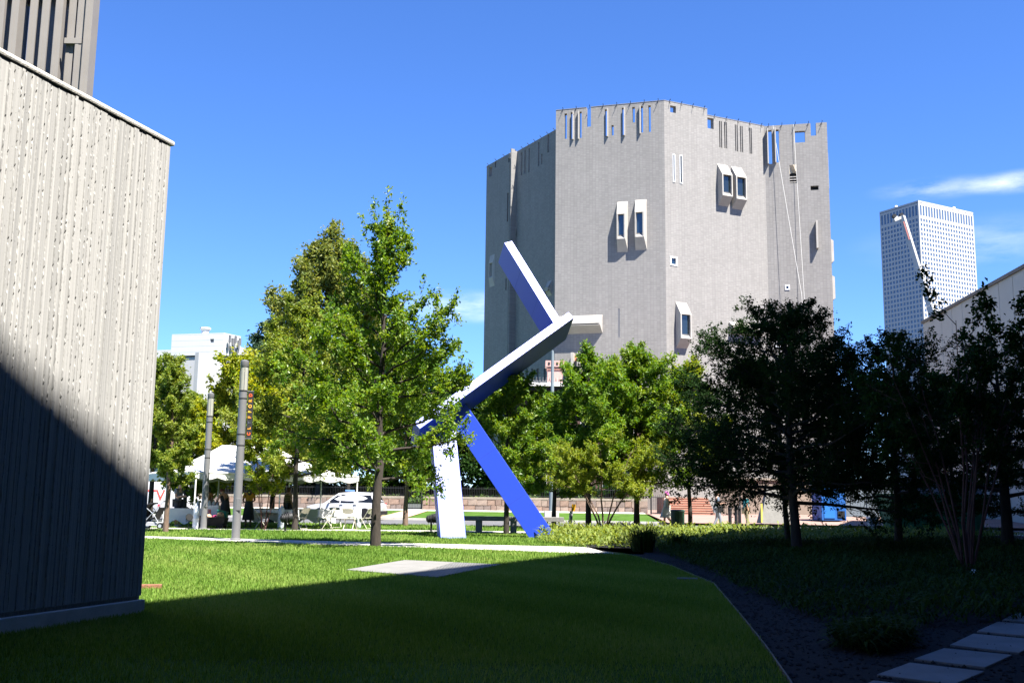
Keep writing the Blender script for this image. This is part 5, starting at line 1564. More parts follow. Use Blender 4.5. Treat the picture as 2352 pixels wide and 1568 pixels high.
for (x, z, c, r) in ((.3, .5, (.35, .22, .12), .16), (.1, .46, (.45, .05, .15), .12), (-.15, .48, (.5, .3, .2), .12), (-.35, .47, (.55, .35, .1), .1)):
    o = MB().lathe([(r * .8, 0), (r, r * .5), (r * .85, r * 1.2), (r * .3, r * 1.6)], (0, 0, 0), 9).build('bag', mat('bag_cloth', c, .8, .2, 10), loc=(wg.location.x + x, wg.location.y, z - .12))
    tag(o, {(.35, .22, .12): 'brown', (.45, .05, .15): 'crimson', (.5, .3, .2): 'tan', (.55, .35, .1): 'ochre'}[c] + ' cloth bag packed in the black folding wagon', 'bag', 'bags in the wagon')
gb = thing('green_bin', 'upright teal-green recycling bin beside the black wagon', 'bin', spot(zz1, 1612, 1205, 41.3))
MAT['teal'] = mat('teal_plastic', (.0, .13, .085), .45)
mb = MB(); mb.add([(-.15, -.14, 0), (.15, -.14, 0), (.15, .14, 0), (-.15, .14, 0), (-.18, -.17, .68), (.18, -.17, .6), (.18, .17, .6), (-.18, .17, .68)], [(0, 3, 2, 1), (0, 1, 5, 4), (1, 2, 6, 5), (2, 3, 7, 6), (3, 0, 4, 7), (4, 5, 6, 7)]); mb.build('bin_body', MAT['teal'], gb, bevel=.015)
mb = MB(); mb.box((0, 0, .665), (.4, .38, .03), rot=Matrix.Rotation(.2, 3, 'Y')); mb.build('lid', MAT['teal'], gb, bevel=.01)

# stroller
sp_ = spot(zz1, 300, 1215, 39.6)
sr = thing('stroller', 'black and silver baby stroller parked beside the thin brown trunk', 'stroller', sp_, -.15)
MAT['silver'] = mat('silver_tube', (.55, .56, .58), .3, metal=.6)
def wheel(par, x, y, r, w=.05, name='wheel'):
    o = MB().tube([(x, y - w / 2, r), (x, y + w / 2, r)], r, 20).build(name, MAT['black'], par, smooth=True)
    MB().tube([(x, y - w / 2 - .006, r), (x, y + w / 2 + .006, r)], r * .55, 16).build('rim', MAT['silver'], o)
    return o
for y in (-.26, .26):
    wheel(sr, -.36, y, .15); wheel(sr, .4, y, .12)
    MB().tube([(-.36, y, .15), (.2, y * .95, .72), (.46, y * .9, 1.02)], .016, 8).build('side_tube', MAT['silver'], sr)
    MB().tube([(.4, y, .14), (.1, y * .95, .55), (-.2, y * .95, .78)], .016, 8).build('cross_tube', MAT['silver'], sr)
    MB().tube([(-.36, y, .15), (.4, y, .13)], .014, 8).build('lower_tube', MAT['silver'], sr)
MB().tube([(.46, -.234, 1.02), (.5, 0, 1.05), (.46, .234, 1.02)], .02, 8).build('push_handle', MAT['black'], sr)
mb = MB()
V = []; f = []
for i in range(9):
    a = -.5 + 2.2 * i / 8
    for y in (-.24, -.2, 0, .2, .24):
        rr_ = .36 if abs(y) < .22 else .31
        V.append((-.02 - rr_ * math.cos(a) * .9, y, .62 + rr_ * math.sin(a)))
for i in range(8):
    for j in range(4):
        k = i * 5 + j; f.append((k, k + 5, k + 6, k + 1))
mb.add(V, f).build('canopy', MAT['black'], sr, smooth=True)
mb = MB(); mb.add([(-.25, -.22, .42), (.1, -.22, .42), (.3, -.22, .8), (-.25, .22, .42), (.1, .22, .42), (.3, .22, .8), (-.25, -.22, .36), (.12, -.22, .36), (.34, -.22, .8), (-.25, .22, .36), (.12, .22, .36), (.34, .22, .8)],
       [(0, 1, 4, 3), (1, 2, 5, 4), (6, 9, 10, 7), (7, 10, 11, 8), (0, 6, 7, 1), (1, 7, 8, 2), (3, 4, 10, 9), (4, 5, 11, 10), (0, 3, 9, 6), (2, 8, 11, 5)]); mb.build('seat', MAT['black'], sr)
MB().box((.02, 0, .2), (.5, .4, .14)).build('basket', mat('basket_grey', (.3, .31, .33), .8), sr, bevel=.03)
MB().box((.28, -.2, .86), (.08, .08, .12)).build('red_pouch', mat('pouch_red', (.45, .02, .05), .6), sr, bevel=.02)

# floodlights on stakes
def flood(px, py, h, s, rz, label):
    t = thing('floodlight', label, 'floodlight', gp3(px, py), rz, 'black lawn floodlights')
    MB().lathe([(.045 * s, -.05), (.05 * s, .02), (.028 * s, .06), (.028 * s, h * .55)], (0, 0, 0), 10).build('stake', MAT['dark_metal'], t)
    mb = MB(); mb.tube([(-.16 * s, 0, h * .78), (-.12 * s, 0, h * .79), (.02 * s, 0, h * .82), (.15 * s, 0, h * .86), (.16 * s, 0, h * .862)], [.05 * s, .1 * s, .12 * s, .15 * s, .15 * s], 14); mb.build('lamp_head', MAT['dark_metal'], t, smooth=True)
    for k in range(4): MB().tube([(-.1 * s + .05 * s * k, 0, h * .795 + .01 * k), (-.085 * s + .05 * s * k, 0, h * .797 + .01 * k)], (.13 + .012 * k) * s, 12).build('cooling_fin', MAT['dark_metal'], t)
    MB().tube([(0, -.13 * s, h * .8), (0, -.13 * s, h * .58), (0, .13 * s, h * .58), (0, .13 * s, h * .8)], .015 * s, 6).build('yoke', MAT['dark_metal'], t)
    return t
flood(655, 1222, .62, 1.25, .5, 'black floodlight on a stake at the foot of the mottled tree')
flood(433, 1218, .56, .8, -1.2, 'narrow black floodlight on a stake next to the thin brown trunk')
flood(990, 1222, .62, 1.25, .1, 'black floodlight on a stake beside the white-lit sculpture leg')

# stone bench
b0 = G(1090, 1222)
bx_a, bx_b = at_x(1062, 39.2), at_x(1295, 39.2)
bn_ = thing('stone_bench', 'long dark stone bench slab on two block feet behind the sculpture', 'bench', ((bx_a + bx_b) / 2, 39.2, 0))
MAT['bench'] = mat('bench_stone', (.16, .155, .15), .85, .3, 5, .4, 30)
LB = bx_b - bx_a
MB().box((0, 0, .545), (LB, .5, .17)).build('seat', MAT['bench'], bn_, bevel=.015)
for px in (1101, 1180): MB().box((at_x(px, 39.2) - (bx_a + bx_b) / 2, 0, .23), (.24, .42, .46)).build('foot_block', MAT['bench'], bn_, bevel=.012)

# yellow topped post, litter bin, bollards, utility box
yp = thing('marker_post', 'leaning white marker post with a yellow top at the street', 'post', on(1309, 50.5, 0))
MB().box((0, 0, .38), (.17, .08, .76)).build('panel', MAT['white'], yp, rot=(0, .1, 0))
MB().box((.08, 0, .93), (.18, .082, .34)).build('yellow_top', mat('signal_yellow', (.75, .38, .01), .5), yp, rot=(0, .1, 0))
MB().box((.01, -.045, .34), (.05, .006, .5)).build('dark_streak', MAT['grey_metal'], yp, rot=(0, .12, 0))
gb2 = thing('litter_bin', 'dark green slatted litter bin on the sidewalk beside the woman with pink hair', 'bin', on(1556, 47.6, .02))
MAT['bin_green'] = mat('bin_green', (.012, .055, .028), .4)
MB().lathe([(.25, .04), (.27, .06), (.3, .78), (.29, .8)], (0, 0, 0), 20).build('liner', MAT['dark_metal'], gb2)
sl_m = MB().box((0, 0, 0), (.045, .014, .76)).mesh('slat', MAT['bin_green'])
for k in range(26):
    a = 2 * PI * k / 26; link('slat', sl_m, gb2, (math.cos(a) * .3, math.sin(a) * .3, .42), (.05 * math.sin(a) * 0, 0, a + PI / 2))
MB().lathe([(.27, .8), (.33, .8), (.34, .84), (.3, .88), (.24, .9), (.2, .87)], (0, 0, 0), 22).build('rim', MAT['bin_green'], gb2, smooth=True)
MB().lathe([(.31, .03), (.32, .05), (.31, .09)], (0, 0, 0), 20).build('base_ring', MAT['bin_green'], gb2)
for px, d in ((1676, 57), (1690, 58.5), (1698, 61)):
    t = thing('bollard', {1676: 'black round-topped bollard nearest the man looking at his phone', 1690: 'black round-topped bollard in the middle of the three', 1698: 'black round-topped bollard nearest the woman in teal'}[px], 'bollard', on(px, d, .03), group='black bollards on the plaza')
    MB().lathe([(.13, 0), (.13, .05), (.095, .08), (.09, .86), (.11, .88), (.11, .92), (.09, .94)], (0, 0, 0), 16).build('shaft', MAT['dark_metal'], t, smooth=True)
    MB().lathe([(.085, .94), (.1, .99), (.07, 1.06), (.02, 1.09)], (0, 0, 0), 16).build('cap', MAT['dark_metal'], t, smooth=True)
# blue tarp-covered tank, canvas covers and site fence under the dark trees
bt = thing('portable_cabin', 'bright blue portable site cabin glimpsed under the dark trees', 'cabin', on(1903, 66, .2), .1)
MAT['sky_blue'] = mat('cabin_blue', (.012, .09, .32), .5, .15, 2)
MB().box((0, 0, 1.15), (1.6, 1.6, 2.2)).build('cabin_wall', MAT['sky_blue'], bt, bevel=.05)
MB().box((0, 0, 2.3), (1.75, 1.75, .14)).build('roof', MAT['white'], bt)
MB().box((.45, -.82, .45), (.45, .06, .4)).build('vent_grille', MAT['dark_metal'], bt)
MB().box((-.3, -.82, 1.1), (.7, .05, 1.8)).build('door', mat('door_blue', (.015, .13, .45), .5), bt)
cv = thing('canvas_cover', 'pale grey canvas cover leaning over site material next to the woman in teal', 'cover', on(1765, 62, .1))
MB().add([(-.6, -.5, 0), (1.5, -.6, 0), (1.5, .6, 0), (-.6, .6, 0), (-.1, -.15, 2.1), (.75, -.2, 2.2), (.8, .3, 2.15), (-.1, .3, 2.0)], [(0, 1, 5, 4), (1, 2, 6, 5), (2, 3, 7, 6), (3, 0, 4, 7), (4, 5, 6, 7)]).build('canvas', mat('canvas_grey', (.2, .195, .18), .9, .15, 3, .5, 6), cv)
MB().box((-.55, -.56, .6), (.1, .04, 1.1)).build('yellow_strip', mat('strip_yellow', (.6, .5, .08), .7), cv)
sf = thing('site_fence', 'wire mesh construction fence panels on the shaded plaza', 'fence', on(1990, 56, .03), -.1)
for k in range(5):
    MB().tube([(k * 1.75, 0, 0), (k * 1.75, 0, 2.1)], .025, 8).build('fence_post', MAT['grey_metal'], sf)
    if k < 4:
        for z in (.12, 2.02): MB().tube([(k * 1.75, 0, z), ((k + 1) * 1.75, 0, z)], .02, 6).build('rail', MAT['grey_metal'], sf)
        wr = MB()
        for i in range(1, 12): wr.box((k * 1.75 + i * .146, 0, 1.07), (.006, .006, 1.9))
        for i in range(1, 9): wr.box((k * 1.75 + .875, 0, .12 + i * .21), (1.75, .006, .006))
        o = wr.build('wire_mesh', MAT['grey_metal'], sf); o['kind'] = 'stuff'
for (px, d, z, w, h, lb) in ((2075, 55.8, 1.35, .75, .62, 'blank white notice board wired to the site fence, upper one'), (2095, 55.7, .8, .7, .6, 'blank white notice board wired to the site fence, lower one')):
    tag(MB().box((0, 0, 0), (w, .02, h)).build('notice_board', MAT['white'], loc=(at_x(px, d), d - .04, z)), lb, 'sign', 'notice boards on the fence')
jb = thing('site_skip', 'dark green waste skip standing in shade behind the bushes', 'skip', on(2130, 45, .02), .05)
MAT['skip'] = mat('skip_green', (.01, .12, .05), .6, .2, 2)
MB().add([(-1.6, -.8, .15), (2.0, -.8, .15), (2.0, .8, .15), (-1.6, .8, .15), (-2.0, -.9, 1.7), (2.2, -.9, 1.7), (2.2, .9, 1.7), (-2.0, .9, 1.7)], [(0, 3, 2, 1), (0, 1, 5, 4), (1, 2, 6, 5), (2, 3, 7, 6), (3, 0, 4, 7)]).build('skip_body', MAT['skip'], jb)
for x in (-1.1, -.2, .7, 1.6): MB().box((x, -.9, .95), (.1, .09, 1.5), rot=Matrix.Rotation(-.065, 3, 'X')).build('rib', MAT['skip'], jb)
ub_ = thing('utility_box', 'small pale utility cabinet on the shaded plaza edge', 'cabinet', on(2003, 49, .02))
MB().box((0, 0, .3), (.42, .35, .55)).build('cabinet', MAT['kerb'], ub_, bevel=.02); MB().box((0, 0, .61), (.5, .42, .08)).build('lid', MAT['white'], ub_, bevel=.02)
hd_ = thing('site_hoarding', 'dark blue-grey plywood hoarding behind the construction fence', 'hoarding', on(1955, 72, .42))
for k in range(9): MB().box((k * 1.24, 0, 1.3), (1.22, .05, 2.6)).build('hoarding_panel', mat('hoarding', (.10, .13, .16), .7, .1, 1) if k == 0 else bpy.data.materials['hoarding'], hd_)

# ================================================================== VEHICLES
MAT['car_white'] = mat('car_white', (.5, .505, .515), .22, spec=.6); MAT['car_white'].node_tree.nodes['Principled BSDF'].inputs['Coat Weight'].default_value = .6
MAT['car_glass'] = mat('car_glass', (.008, .010, .013), .12, spec=.35)
MAT['tail_red'] = mat('tail_red', (.4, .01, .015), .25)
def loft(stations, sec, m, name, par, bevel=0):
    """stations: list of (x, [ (y,z) half section from bottom to top centre ])"""
    V = []; F_ = []; k = None
    for x, half in stations:
        ring = [(x, y, z) for y, z in half] + [(x, -y, z) for y, z in reversed(half)]
        k = len(ring); V += ring
    for i in range(len(stations) - 1):
        for j in range(k):
            F_.append((i * k + j, i * k + (j + 1) % k, (i + 1) * k + (j + 1) % k, (i + 1) * k + j))
    F_.append(tuple(range(k - 1, -1, -1))); F_.append(tuple(range((len(stations) - 1) * k, len(stations) * k)))
    return MB().add(V, F_).build(name, m, par, smooth=True)
def car_wheel(par, x, y, r):
    s = 1 if y > 0 else -1
    o = MB().lathe([(r * .62, -.11), (r * .95, -.11), (r, -.07), (r, .07), (r * .95, .11), (r * .62, .11)], (0, 0, 0), 26).build('wheel', MAT['black'], par, smooth=True, loc=(x, y, r), rot=(PI / 2, 0, 0))
    MB().lathe([(.02, -s * .06 * -1), (r * .3, s * -.075 * -1), (r * .62, s * -.04 * -1)], (0, 0, 0), 20).build('rim', MAT['silver'], o, smooth=True)
    for k in range(5):
        a = 2 * PI * k / 5
        MB().beam((0, 0, -s * .085), (math.cos(a) * r * .6, math.sin(a) * r * .6, -s * .085), .05, .02).build('spoke', MAT['silver'], o)
    return o
# SUV: local +x = front
suv = thing('parked_car', 'white police-style sport utility car with a blue roof light bar, parked across the street', 'car', (at_x(798, 68.3), 68.0, -.12), PI + .16 * -1 + .0)
st_ = []
def S(x, zb, zbelt, zroof, wb, wbelt, wr):
    return (x, [(wb, zb), (wb + .03, zb + .22), (wbelt, (zb + zbelt) / 2 + .1), (wbelt - .02, zbelt), (wr + .03, zroof - .05), (wr * .6, zroof), (0, zroof + .012)])
# heights: belt 1.05, roof 1.76
body = [S(-2.48, .5, .95, 1.0, .72, .84, .8), S(-2.42, .36, 1.02, 1.06, .84, .93, .86), S(-2.2, .3, 1.06, 1.10, .9, .96, .9), S(-1.2, .27, 1.05, 1.09, .93, .98, .92), S(0, .26, 1.03, 1.07, .94, .98, .92), S(.9, .26, 1.02, 1.06, .94, .98, .9), S(1.3, .27, 1.0, 1.05, .93, .97, .86), S(1.9, .3, .95, 1.0, .91, .95, .8), S(2.3, .34, .86, .92, .84, .9, .72), S(2.46, .42, .74, .8, .74, .8, .62)]
loft(body, None, MAT['car_white'], 'body', suv)
gh = [(-2.28, [(.86, 1.02), (.80, 1.12), (.74, 1.2), (0, 1.22)]), (-2.0, [(.89, 1.02), (.83, 1.35), (.70, 1.66), (0, 1.70)]), (-1.4, [(.91, 1.02), (.84, 1.40), (.72, 1.74), (0, 1.78)]), (-.3, [(.91, 1.02), (.85, 1.40), (.73, 1.75), (0, 1.79)]), (.3, [(.91, 1.02), (.85, 1.38), (.72, 1.70), (0, 1.74)]), (.75, [(.90, 1.02), (.85, 1.28), (.72, 1.42), (0, 1.47)]), (1.3, [(.86, 1.0), (.82, 1.02), (.72, 1.04), (0, 1.06)])]
loft(gh, None, MAT['car_white'], 'cabin', suv)
def side_pane(x0, x1, x2, x3, z0, z1, name='window'):
    for s in (-1, 1):
        f_ = lambda x, z: (x, s * (.915 - (z - 1.02) * .255 + .012), z)
        MB().quad(f_(x0, z0), f_(x1, z0), f_(x2, z1), f_(x3, z1)).build(name, MAT['car_glass'], suv)
side_pane(.18, 1.02, .36, .18, 1.07, 1.56); side_pane(-.78, .12, .12, -.72, 1.07, 1.6); side_pane(-2.05, -1.05, -1.1, -1.85, 1.12, 1.58)
MB().quad((1.22, -.74, 1.07), (1.22, .74, 1.07), (.42, .64, 1.66), (.42, -.64, 1.66)).build('windscreen', MAT['car_glass'], suv)
MB().quad((-2.30, -.7, 1.16), (-2.30, .7, 1.16), (-2.06, .62, 1.62), (-2.06, -.62, 1.62)).build('rear_window', MAT['car_glass'], suv)
for x in (-1.52, 1.45):
    for y in (-.86, .86):
        MB().tube([(x, y * .85, .4), (x, y * 1.075, .4)], .45, 24).build('wheel_arch', MAT['black'], suv)
        car_wheel(suv, x, y * 1.03, .385)
MB().box((0, 0, .3), (4.2, 1.84, .14)).build('sill_trim', MAT['black'], suv)
MB().box((-2.46, 0, .47), (.14, 1.7, .24)).build('rear_bumper', MAT['black'], suv, bevel=.04)
MB().box((2.42, 0, .45), (.16, 1.5, .22)).build('front_bumper', MAT['black'], suv, bevel=.04)
for s in (-1, 1):
    MB().add([(-2.46, s * .86, .93), (-2.1, s * .97, .98), (-2.02, s * .975, 1.08), (-2.42, s * .9, 1.1), (-2.30, s * .93, 1.06)], [(0, 1, 2, 4, 3)]).build('tail_light', MAT['tail_red'], suv)
    MB().box((2.3, s * .72, .8), (.2, .3, .14)).build('headlight', MAT['lampglass'], suv, bevel=.03)
    MB().box((.85, s * 1.04, 1.13), (.12, .2, .15)).build('mirror', MAT['car_white'], suv, bevel=.04)
    for x in (.05, -.85): MB().box((x, s * .99, .97), (.2, .03, .035)).build('door_handle', MAT['grey_metal'], suv)
    for x in (.98, .14, -.8): MB().box((x, s * .982, .68), (.012, .012, .6)).build('door_seam', MAT['grey_metal'], suv)
MB().box((-.2, 0, 1.86), (.3, 1.15, .1)).build('light_bar', mat('bar_blue', (.12, .25, .5), .2), suv, bevel=.03)
MB().box((-1.95, 0, 1.73), (.3, 1.1, .05)).build('spoiler', MAT['car_white'], suv, bevel=.02)

# van at the left edge
van = thing('delivery_van', 'white van with large red letters on its side, partly behind the concrete wall', 'van', (at_x(368, 62), 62.0, -.12), .0)
vb_ = [(-2.7, [(.8, .45), (.95, .6), (.95, 1.5), (.85, 2.15), (0, 2.25)]), (-2.6, [(.9, .38), (.98, .6), (.98, 1.6), (.88, 2.28), (0, 2.36)]), (1.2, [(.9, .35), (.98, .6), (.98, 1.6), (.88, 2.3), (0, 2.38)]), (1.55, [(.9, .35), (.97, .6), (.95, 1.5), (.82, 2.05), (0, 2.12)]), (2.0, [(.88, .36), (.95, .6), (.92, 1.22), (.8, 1.3), (0, 1.38)]), (2.55, [(.82, .4), (.88, .6), (.82, 1.0), (.7, 1.08), (0, 1.14)]), (2.65, [(.7, .48), (.78, .6), (.7, .9), (.6, .95), (0, 1.0)])]
loft(vb_, None, MAT['car_white'], 'body', van)
for x in (-1.7, 1.75):
    for y in (-.86, .86):
        MB().tube([(x, y * .85, .38), (x, y * 1.15, .38)], .43, 22).build('wheel_arch', MAT['black'], van); car_wheel(van, x, y * 1.08, .36)
for s in (-1, 1): MB().quad((1.1, s * .975, 1.35), (1.75, s * .955, 1.3), (1.5, s * .88, 1.92), (1.1, s * .945, 1.95)).build('window', MAT['car_glass'], van)
MB().quad((2.02, -.78, 1.4), (2.02, .78, 1.4), (1.58, .74, 2.05), (1.58, -.74, 2.05)).build('windscreen', MAT['car_glass'], van)
MB().box((-.2, 0, .42), (4.9, 1.9, .16)).build('lower_trim', MAT['black'], van)
for i, (chv, x) in enumerate((('I', -.62), ('T', -.2), ('V', .32))):
    cu = bpy.data.curves.new('letter', 'FONT'); cu.body = chv; cu.size = .86; cu.extrude = .004; cu.offset = .008; cu.align_x = 'CENTER'
    text_obj('letter', cu, MAT['red'], van, (x, -.992, 1.12), (PI / 2, 0, 0))
# ================================================================== PEOPLE
SKIN = {'light': mat('skin_light', (.52, .32, .24), .55), 'tan': mat('skin_tan', (.40, .23, .15), .55), 'brown': mat('skin_brown', (.20, .105, .06), .55)}
def skin_mesh(name, verts, edges, radii, m, root=0, levels=1):
    me = bpy.data.meshes.new(name); me.from_pydata([tuple(v) for v in verts], edges, [])
    ob = bpy.data.objects.new(name, me); COL.objects.link(ob)
    md = ob.modifiers.new('skin', 'SKIN'); md.use_smooth_shade = True
    for i, d in enumerate(me.skin_vertices[0].data):
        r = radii[i]; d.radius = r if isinstance(r, tuple) else (r, r); d.use_root = (i == root)
    sb = ob.modifiers.new('sub', 'SUBSURF'); sb.levels = levels; sb.render_levels = levels
    dg = bpy.context.evaluated_depsgraph_get(); dg.update()
    out = bpy.data.meshes.new_from_object(ob.evaluated_get(dg)); out.name = name
    bpy.data.objects.remove(ob)
    out.materials.clear(); out.materials.append(m)
    return out
def lerpv(a, b, k): return Vector(a).lerp(Vector(b), k)
def person(label, loc, rz, J, skin, top, bottom, hair, sleeve='short', legs='trousers', hairlen=0.0, shoes=(.05, .05, .05), h=1.75, tank=False, extra=None):
    """J: joint positions facing +x for a 1.75 m figure (overrides of the standing pose)"""
    D = dict(pel=(0, 0, .95), spi=(.0, 0, 1.14), che=(.0, 0, 1.34), nec=(0, 0, 1.49), hea=(.02, 0, 1.60), top=(.01, 0, 1.70),
             shl=(0, .185, 1.42), elL=(-.03, .24, 1.14), wrL=(.05, .25, .90), shr=(0, -.185, 1.42), elR=(-.03, -.24, 1.14), wrR=(.05, -.25, .90),
             hiL=(0, .095, .92), knL=(.03, .10, .50), anL=(0, .10, .09), toL=(.17, .11, .035), hiR=(0, -.095, .92), knR=(.03, -.10, .50), anR=(0, -.10, .09), toR=(.17, -.11, .035))
    D.update(J); s = h / 1.75
    D = {k: Vector(v) * s for k, v in D.items()}
    t = thing('person', label, 'person', loc, rz)
    R = dict(pel=.135, spi=.118, che=.135, nec=.058, hea=.088, top=.062, shl=.062, elL=.043, wrL=.030, shr=.062, elR=.043, wrR=.030, hiL=.095, knL=.06, anL=.04, toL=.028, hiR=.095, knR=.06, anR=.04, toR=.028)
    names = list(D); idx = {n: i for i, n in enumerate(names)}
    V = [D[n] for n in names]; rad_ = [R[n] * s for n in names]
    E = [(idx[a], idx[b]) for a, b in (('pel', 'spi'), ('spi', 'che'), ('che', 'nec'), ('nec', 'hea'), ('hea', 'top'), ('che', 'shl'), ('shl', 'elL'), ('elL', 'wrL'), ('che', 'shr'), ('shr', 'elR'), ('elR', 'wrR'), ('pel', 'hiL'), ('hiL', 'knL'), ('knL', 'anL'), ('anL', 'toL'), ('pel', 'hiR'), ('hiR', 'knR'), ('knR', 'anR'), ('anR', 'toR'))]
    # hands: palm and five bent fingers
    for w, e in (('wrL', 'elL'), ('wrR', 'elR')):
        d = (D[w] - D[e]).normalized(); side = d.cross(Vector((0, 0, 1)))
        if side.length < .1: side = Vector((1, 0, 0))
        side.normalize(); nrm_ = side.cross(d)
        palm = D[w] + d * .055 * s; pi = len(V); V.append(palm); rad_.append(.03 * s); E.append((idx[w], pi))
        for k, (o_, ln) in enumerate(((-.032, .055), (-.011, .075), (.011, .08), (.032, .07))):
            a = palm + side * o_ * s + d * .035 * s; b = a + d * ln * .55 * s - nrm_ * .012 * s; c = b + d * ln * .35 * s - nrm_ * .03 * s
            i0 = len(V); V += [a, b, c]; rad_ += [.0095 * s, .0088 * s, .0075 * s]; E += [(pi, i0), (i0, i0 + 1), (i0 + 1, i0 + 2)]
        a = palm - side * .035 * s - d * .01 * s; b = a - side * .025 * s + d * .03 * s - nrm_ * .01 * s
        i0 = len(V); V += [a, b]; rad_ += [.011 * s, .009 * s]; E += [(pi, i0), (i0, i0 + 1)]
    link('body', skin_mesh('body', V, E, rad_, SKIN[skin], idx['pel']), t)
    # face
    up = (D['top'] - D['nec']).normalized(); fw = Vector((1, 0, 0)); fw = (fw - up * fw.dot(up)).normalized(); lt_ = up.cross(fw)
    hc = D['hea'] + up * .012 * s
    MB().add([hc + fw * .085 * s + up * .02 * s, hc + fw * .08 * s - up * .03 * s + lt_ * .016 * s, hc + fw * .08 * s - up * .03 * s - lt_ * .016 * s, hc + fw * .112 * s - up * .022 * s], [(0, 1, 3), (0, 3, 2), (1, 2, 3), (0, 2, 1)]).build('nose', SKIN[skin], t)
    for sy in (-1, 1):
        p = hc + fw * .078 * s + lt_ * sy * .032 * s + up * .018 * s
        MB().lathe([(.001, -.008), (.009, 0), (.001, .008)], p, 8).build('eye', MAT['black'], t)
        p = hc + lt_ * sy * .088 * s - up * .005 * s
        MB().box(p, (.04 * s, .018 * s, .06 * s)).build('ear', SKIN[skin], t, bevel=.006)
    MB().box(hc + fw * .08 * s - up * .055 * s, (.012, .045 * s, .01)).build('mouth', mat('lips', (.3, .1, .09), .6) if 'lips' not in bpy.data.materials else bpy.data.materials['lips'], t)
    # hair: cap over the skull, longer at the back when asked
    mb = MB(); Vh = []; Fh = []; n1, n2 = 12, 7
    for j in range(n2 + 1):
        ph = (j / n2) * 1.75
        for i in range(n1):
            a = 2 * PI * i / n1
            front = math.cos(a)
            phj = ph * (1.0 if front < .3 else (1 - .42 * (front - .3) / .7))
            r_ = (.104 + .004 * math.sin(5 * a + j)) * s
            p = hc + up * (.02 * s + r_ * math.cos(phj)) + (fw * math.cos(a) + lt_ * math.sin(a)) * r_ * math.sin(phj) - fw * .008 * s
            if hairlen and j == n2 and front < .2: p = p - up * hairlen * s * (1 - .25 * (front + 1)) - fw * .02 * s
            Vh.append(p)
    for j in range(n2):
        for i in range(n1): Fh.append((j * n1 + i, j * n1 + (i + 1) % n1, (j + 1) * n1 + (i + 1) % n1, (j + 1) * n1 + i))
    mb.add(Vh, Fh).build('hair', mat('hair', hair, .6, .25, 60, .4, 120, stretch=(1, 1, .2)), t, smooth=True)
    # shirt
    f_ = {'short': .55, 'long': 1.0, 'none': .0}[sleeve]
    sv = ['pel', 'spi', 'che', 'shl', 'shr']; PV = [D['pel'] + Vector((0, 0, .0)), D['spi'], D['che'], D['shl'], D['shr'], D['che'].lerp(D['nec'], .5)]
    PR = [.152, .138, .152, .078, .078, .085]; PE = [(0, 1), (1, 2), (2, 3), (2, 4), (2, 5)]
    if tank: PR[3] = PR[4] = .066
    if f_ > 0:
        for a, b, c, i0 in (('shl', 'elL', 'wrL', 3), ('shr', 'elR', 'wrR', 4)):
            if f_ < 1: PV.append(D[a].lerp(D[b], .7)); PR.append(.062); PE.append((i0, len(PV) - 1))
            else:
                PV.append(D[b]); PR.append(.055); PE.append((i0, len(PV) - 1)); PV.append(D[b].lerp(D[c], .92)); PR.append(.042); PE.append((len(PV) - 2, len(PV) - 1))
    link('shirt', skin_mesh('shirt', PV, PE, [r * s for r in PR], top, 1), t)
    if legs in ('trousers', 'shorts'):
        PV = [D['pel'] - Vector((0, 0, .02)), D['hiL'], D['hiR']]; PR = [.152, .112, .112]; PE = [(0, 1), (0, 2)]
        for hI, k, a, i0 in (('hiL', 'knL', 'anL', 1), ('hiR', 'knR', 'anR', 2)):
            if legs == 'shorts': PV.append(D[hI].lerp(D[k], .92)); PR.append(.088); PE.append((i0, len(PV) - 1))
            else:
                PV.append(D[k]); PR.append(.076); PE.append((i0, len(PV) - 1)); PV.append(D[k].lerp(D[a], .93)); PR.append(.062); PE.append((len(PV) - 2, len(PV) - 1))
        link(legs, skin_mesh(legs, PV, PE, [r * s for r in PR], bottom, 0), t)
    else:                                                   # skirt / dress: loft from waist to hem
        hem = legs[1] * s; Vs = []; Fs = []; n1 = 16; lv = 6
        for j in range(lv + 1):
            k = j / lv; z = (D['spi'].z - .02) * (1 - k) + hem * k
            cx = D['pel'].x * (1 - k) + (D['knL'].x + D['knR'].x) / 2 * k
            for i in range(n1):
                a = 2 * PI * i / n1; rr = (.15 + .1 * k + .012 * math.sin(4 * a) * k) * s
                Vs.append((cx + math.cos(a) * rr * (1 + .25 * k), D['pel'].y + math.sin(a) * rr * 1.05, z))
        for j in range(lv):
            for i in range(n1): Fs.append((j * n1 + i, j * n1 + (i + 1) % n1, (j + 1) * n1 + (i + 1) % n1, (j + 1) * n1 + i))
        MB().add(Vs, Fs).build('skirt', bottom, t, smooth=True)
    sm = mat('shoe', shoes, .6)
    for a, b in (('anL', 'toL'), ('anR', 'toR')):
        A, B = D[a], D[b]
        link('shoe', skin_mesh('shoe', [A - Vector((.03, 0, .05)) * s, A.lerp(B, .5) - Vector((0, 0, .012)), B], [(0, 1), (1, 2)], [.05 * s, .048 * s, .038 * s], sm, 1), t)
    return t
cl = lambda n, c, **k: mat(n, c, .85, .08, 8, **k)
G0 = lambda px, d, z=0: on(px, d, z)
phoneL = dict(elL=(.02, .22, 1.13), wrL=(.26, .12, 1.16), elR=(.02, -.22, 1.13), wrR=(.26, -.10, 1.18))
# 1 man in grey shirt beside the tent, looking down
person('man in a grey T-shirt and dark shorts looking down at his phone beside the tent', G0(409, 42.6), -.25,
       dict(phoneL, nec=(.03, 0, 1.485), hea=(.085, 0, 1.585), top=(.10, 0, 1.685)), 'light', cl('tee_grey', (.16, .17, .19)), cl('shorts_dark', (.03, .03, .035)), (.22, .10, .045), 'short', 'shorts', shoes=(.35, .35, .35), h=1.84)
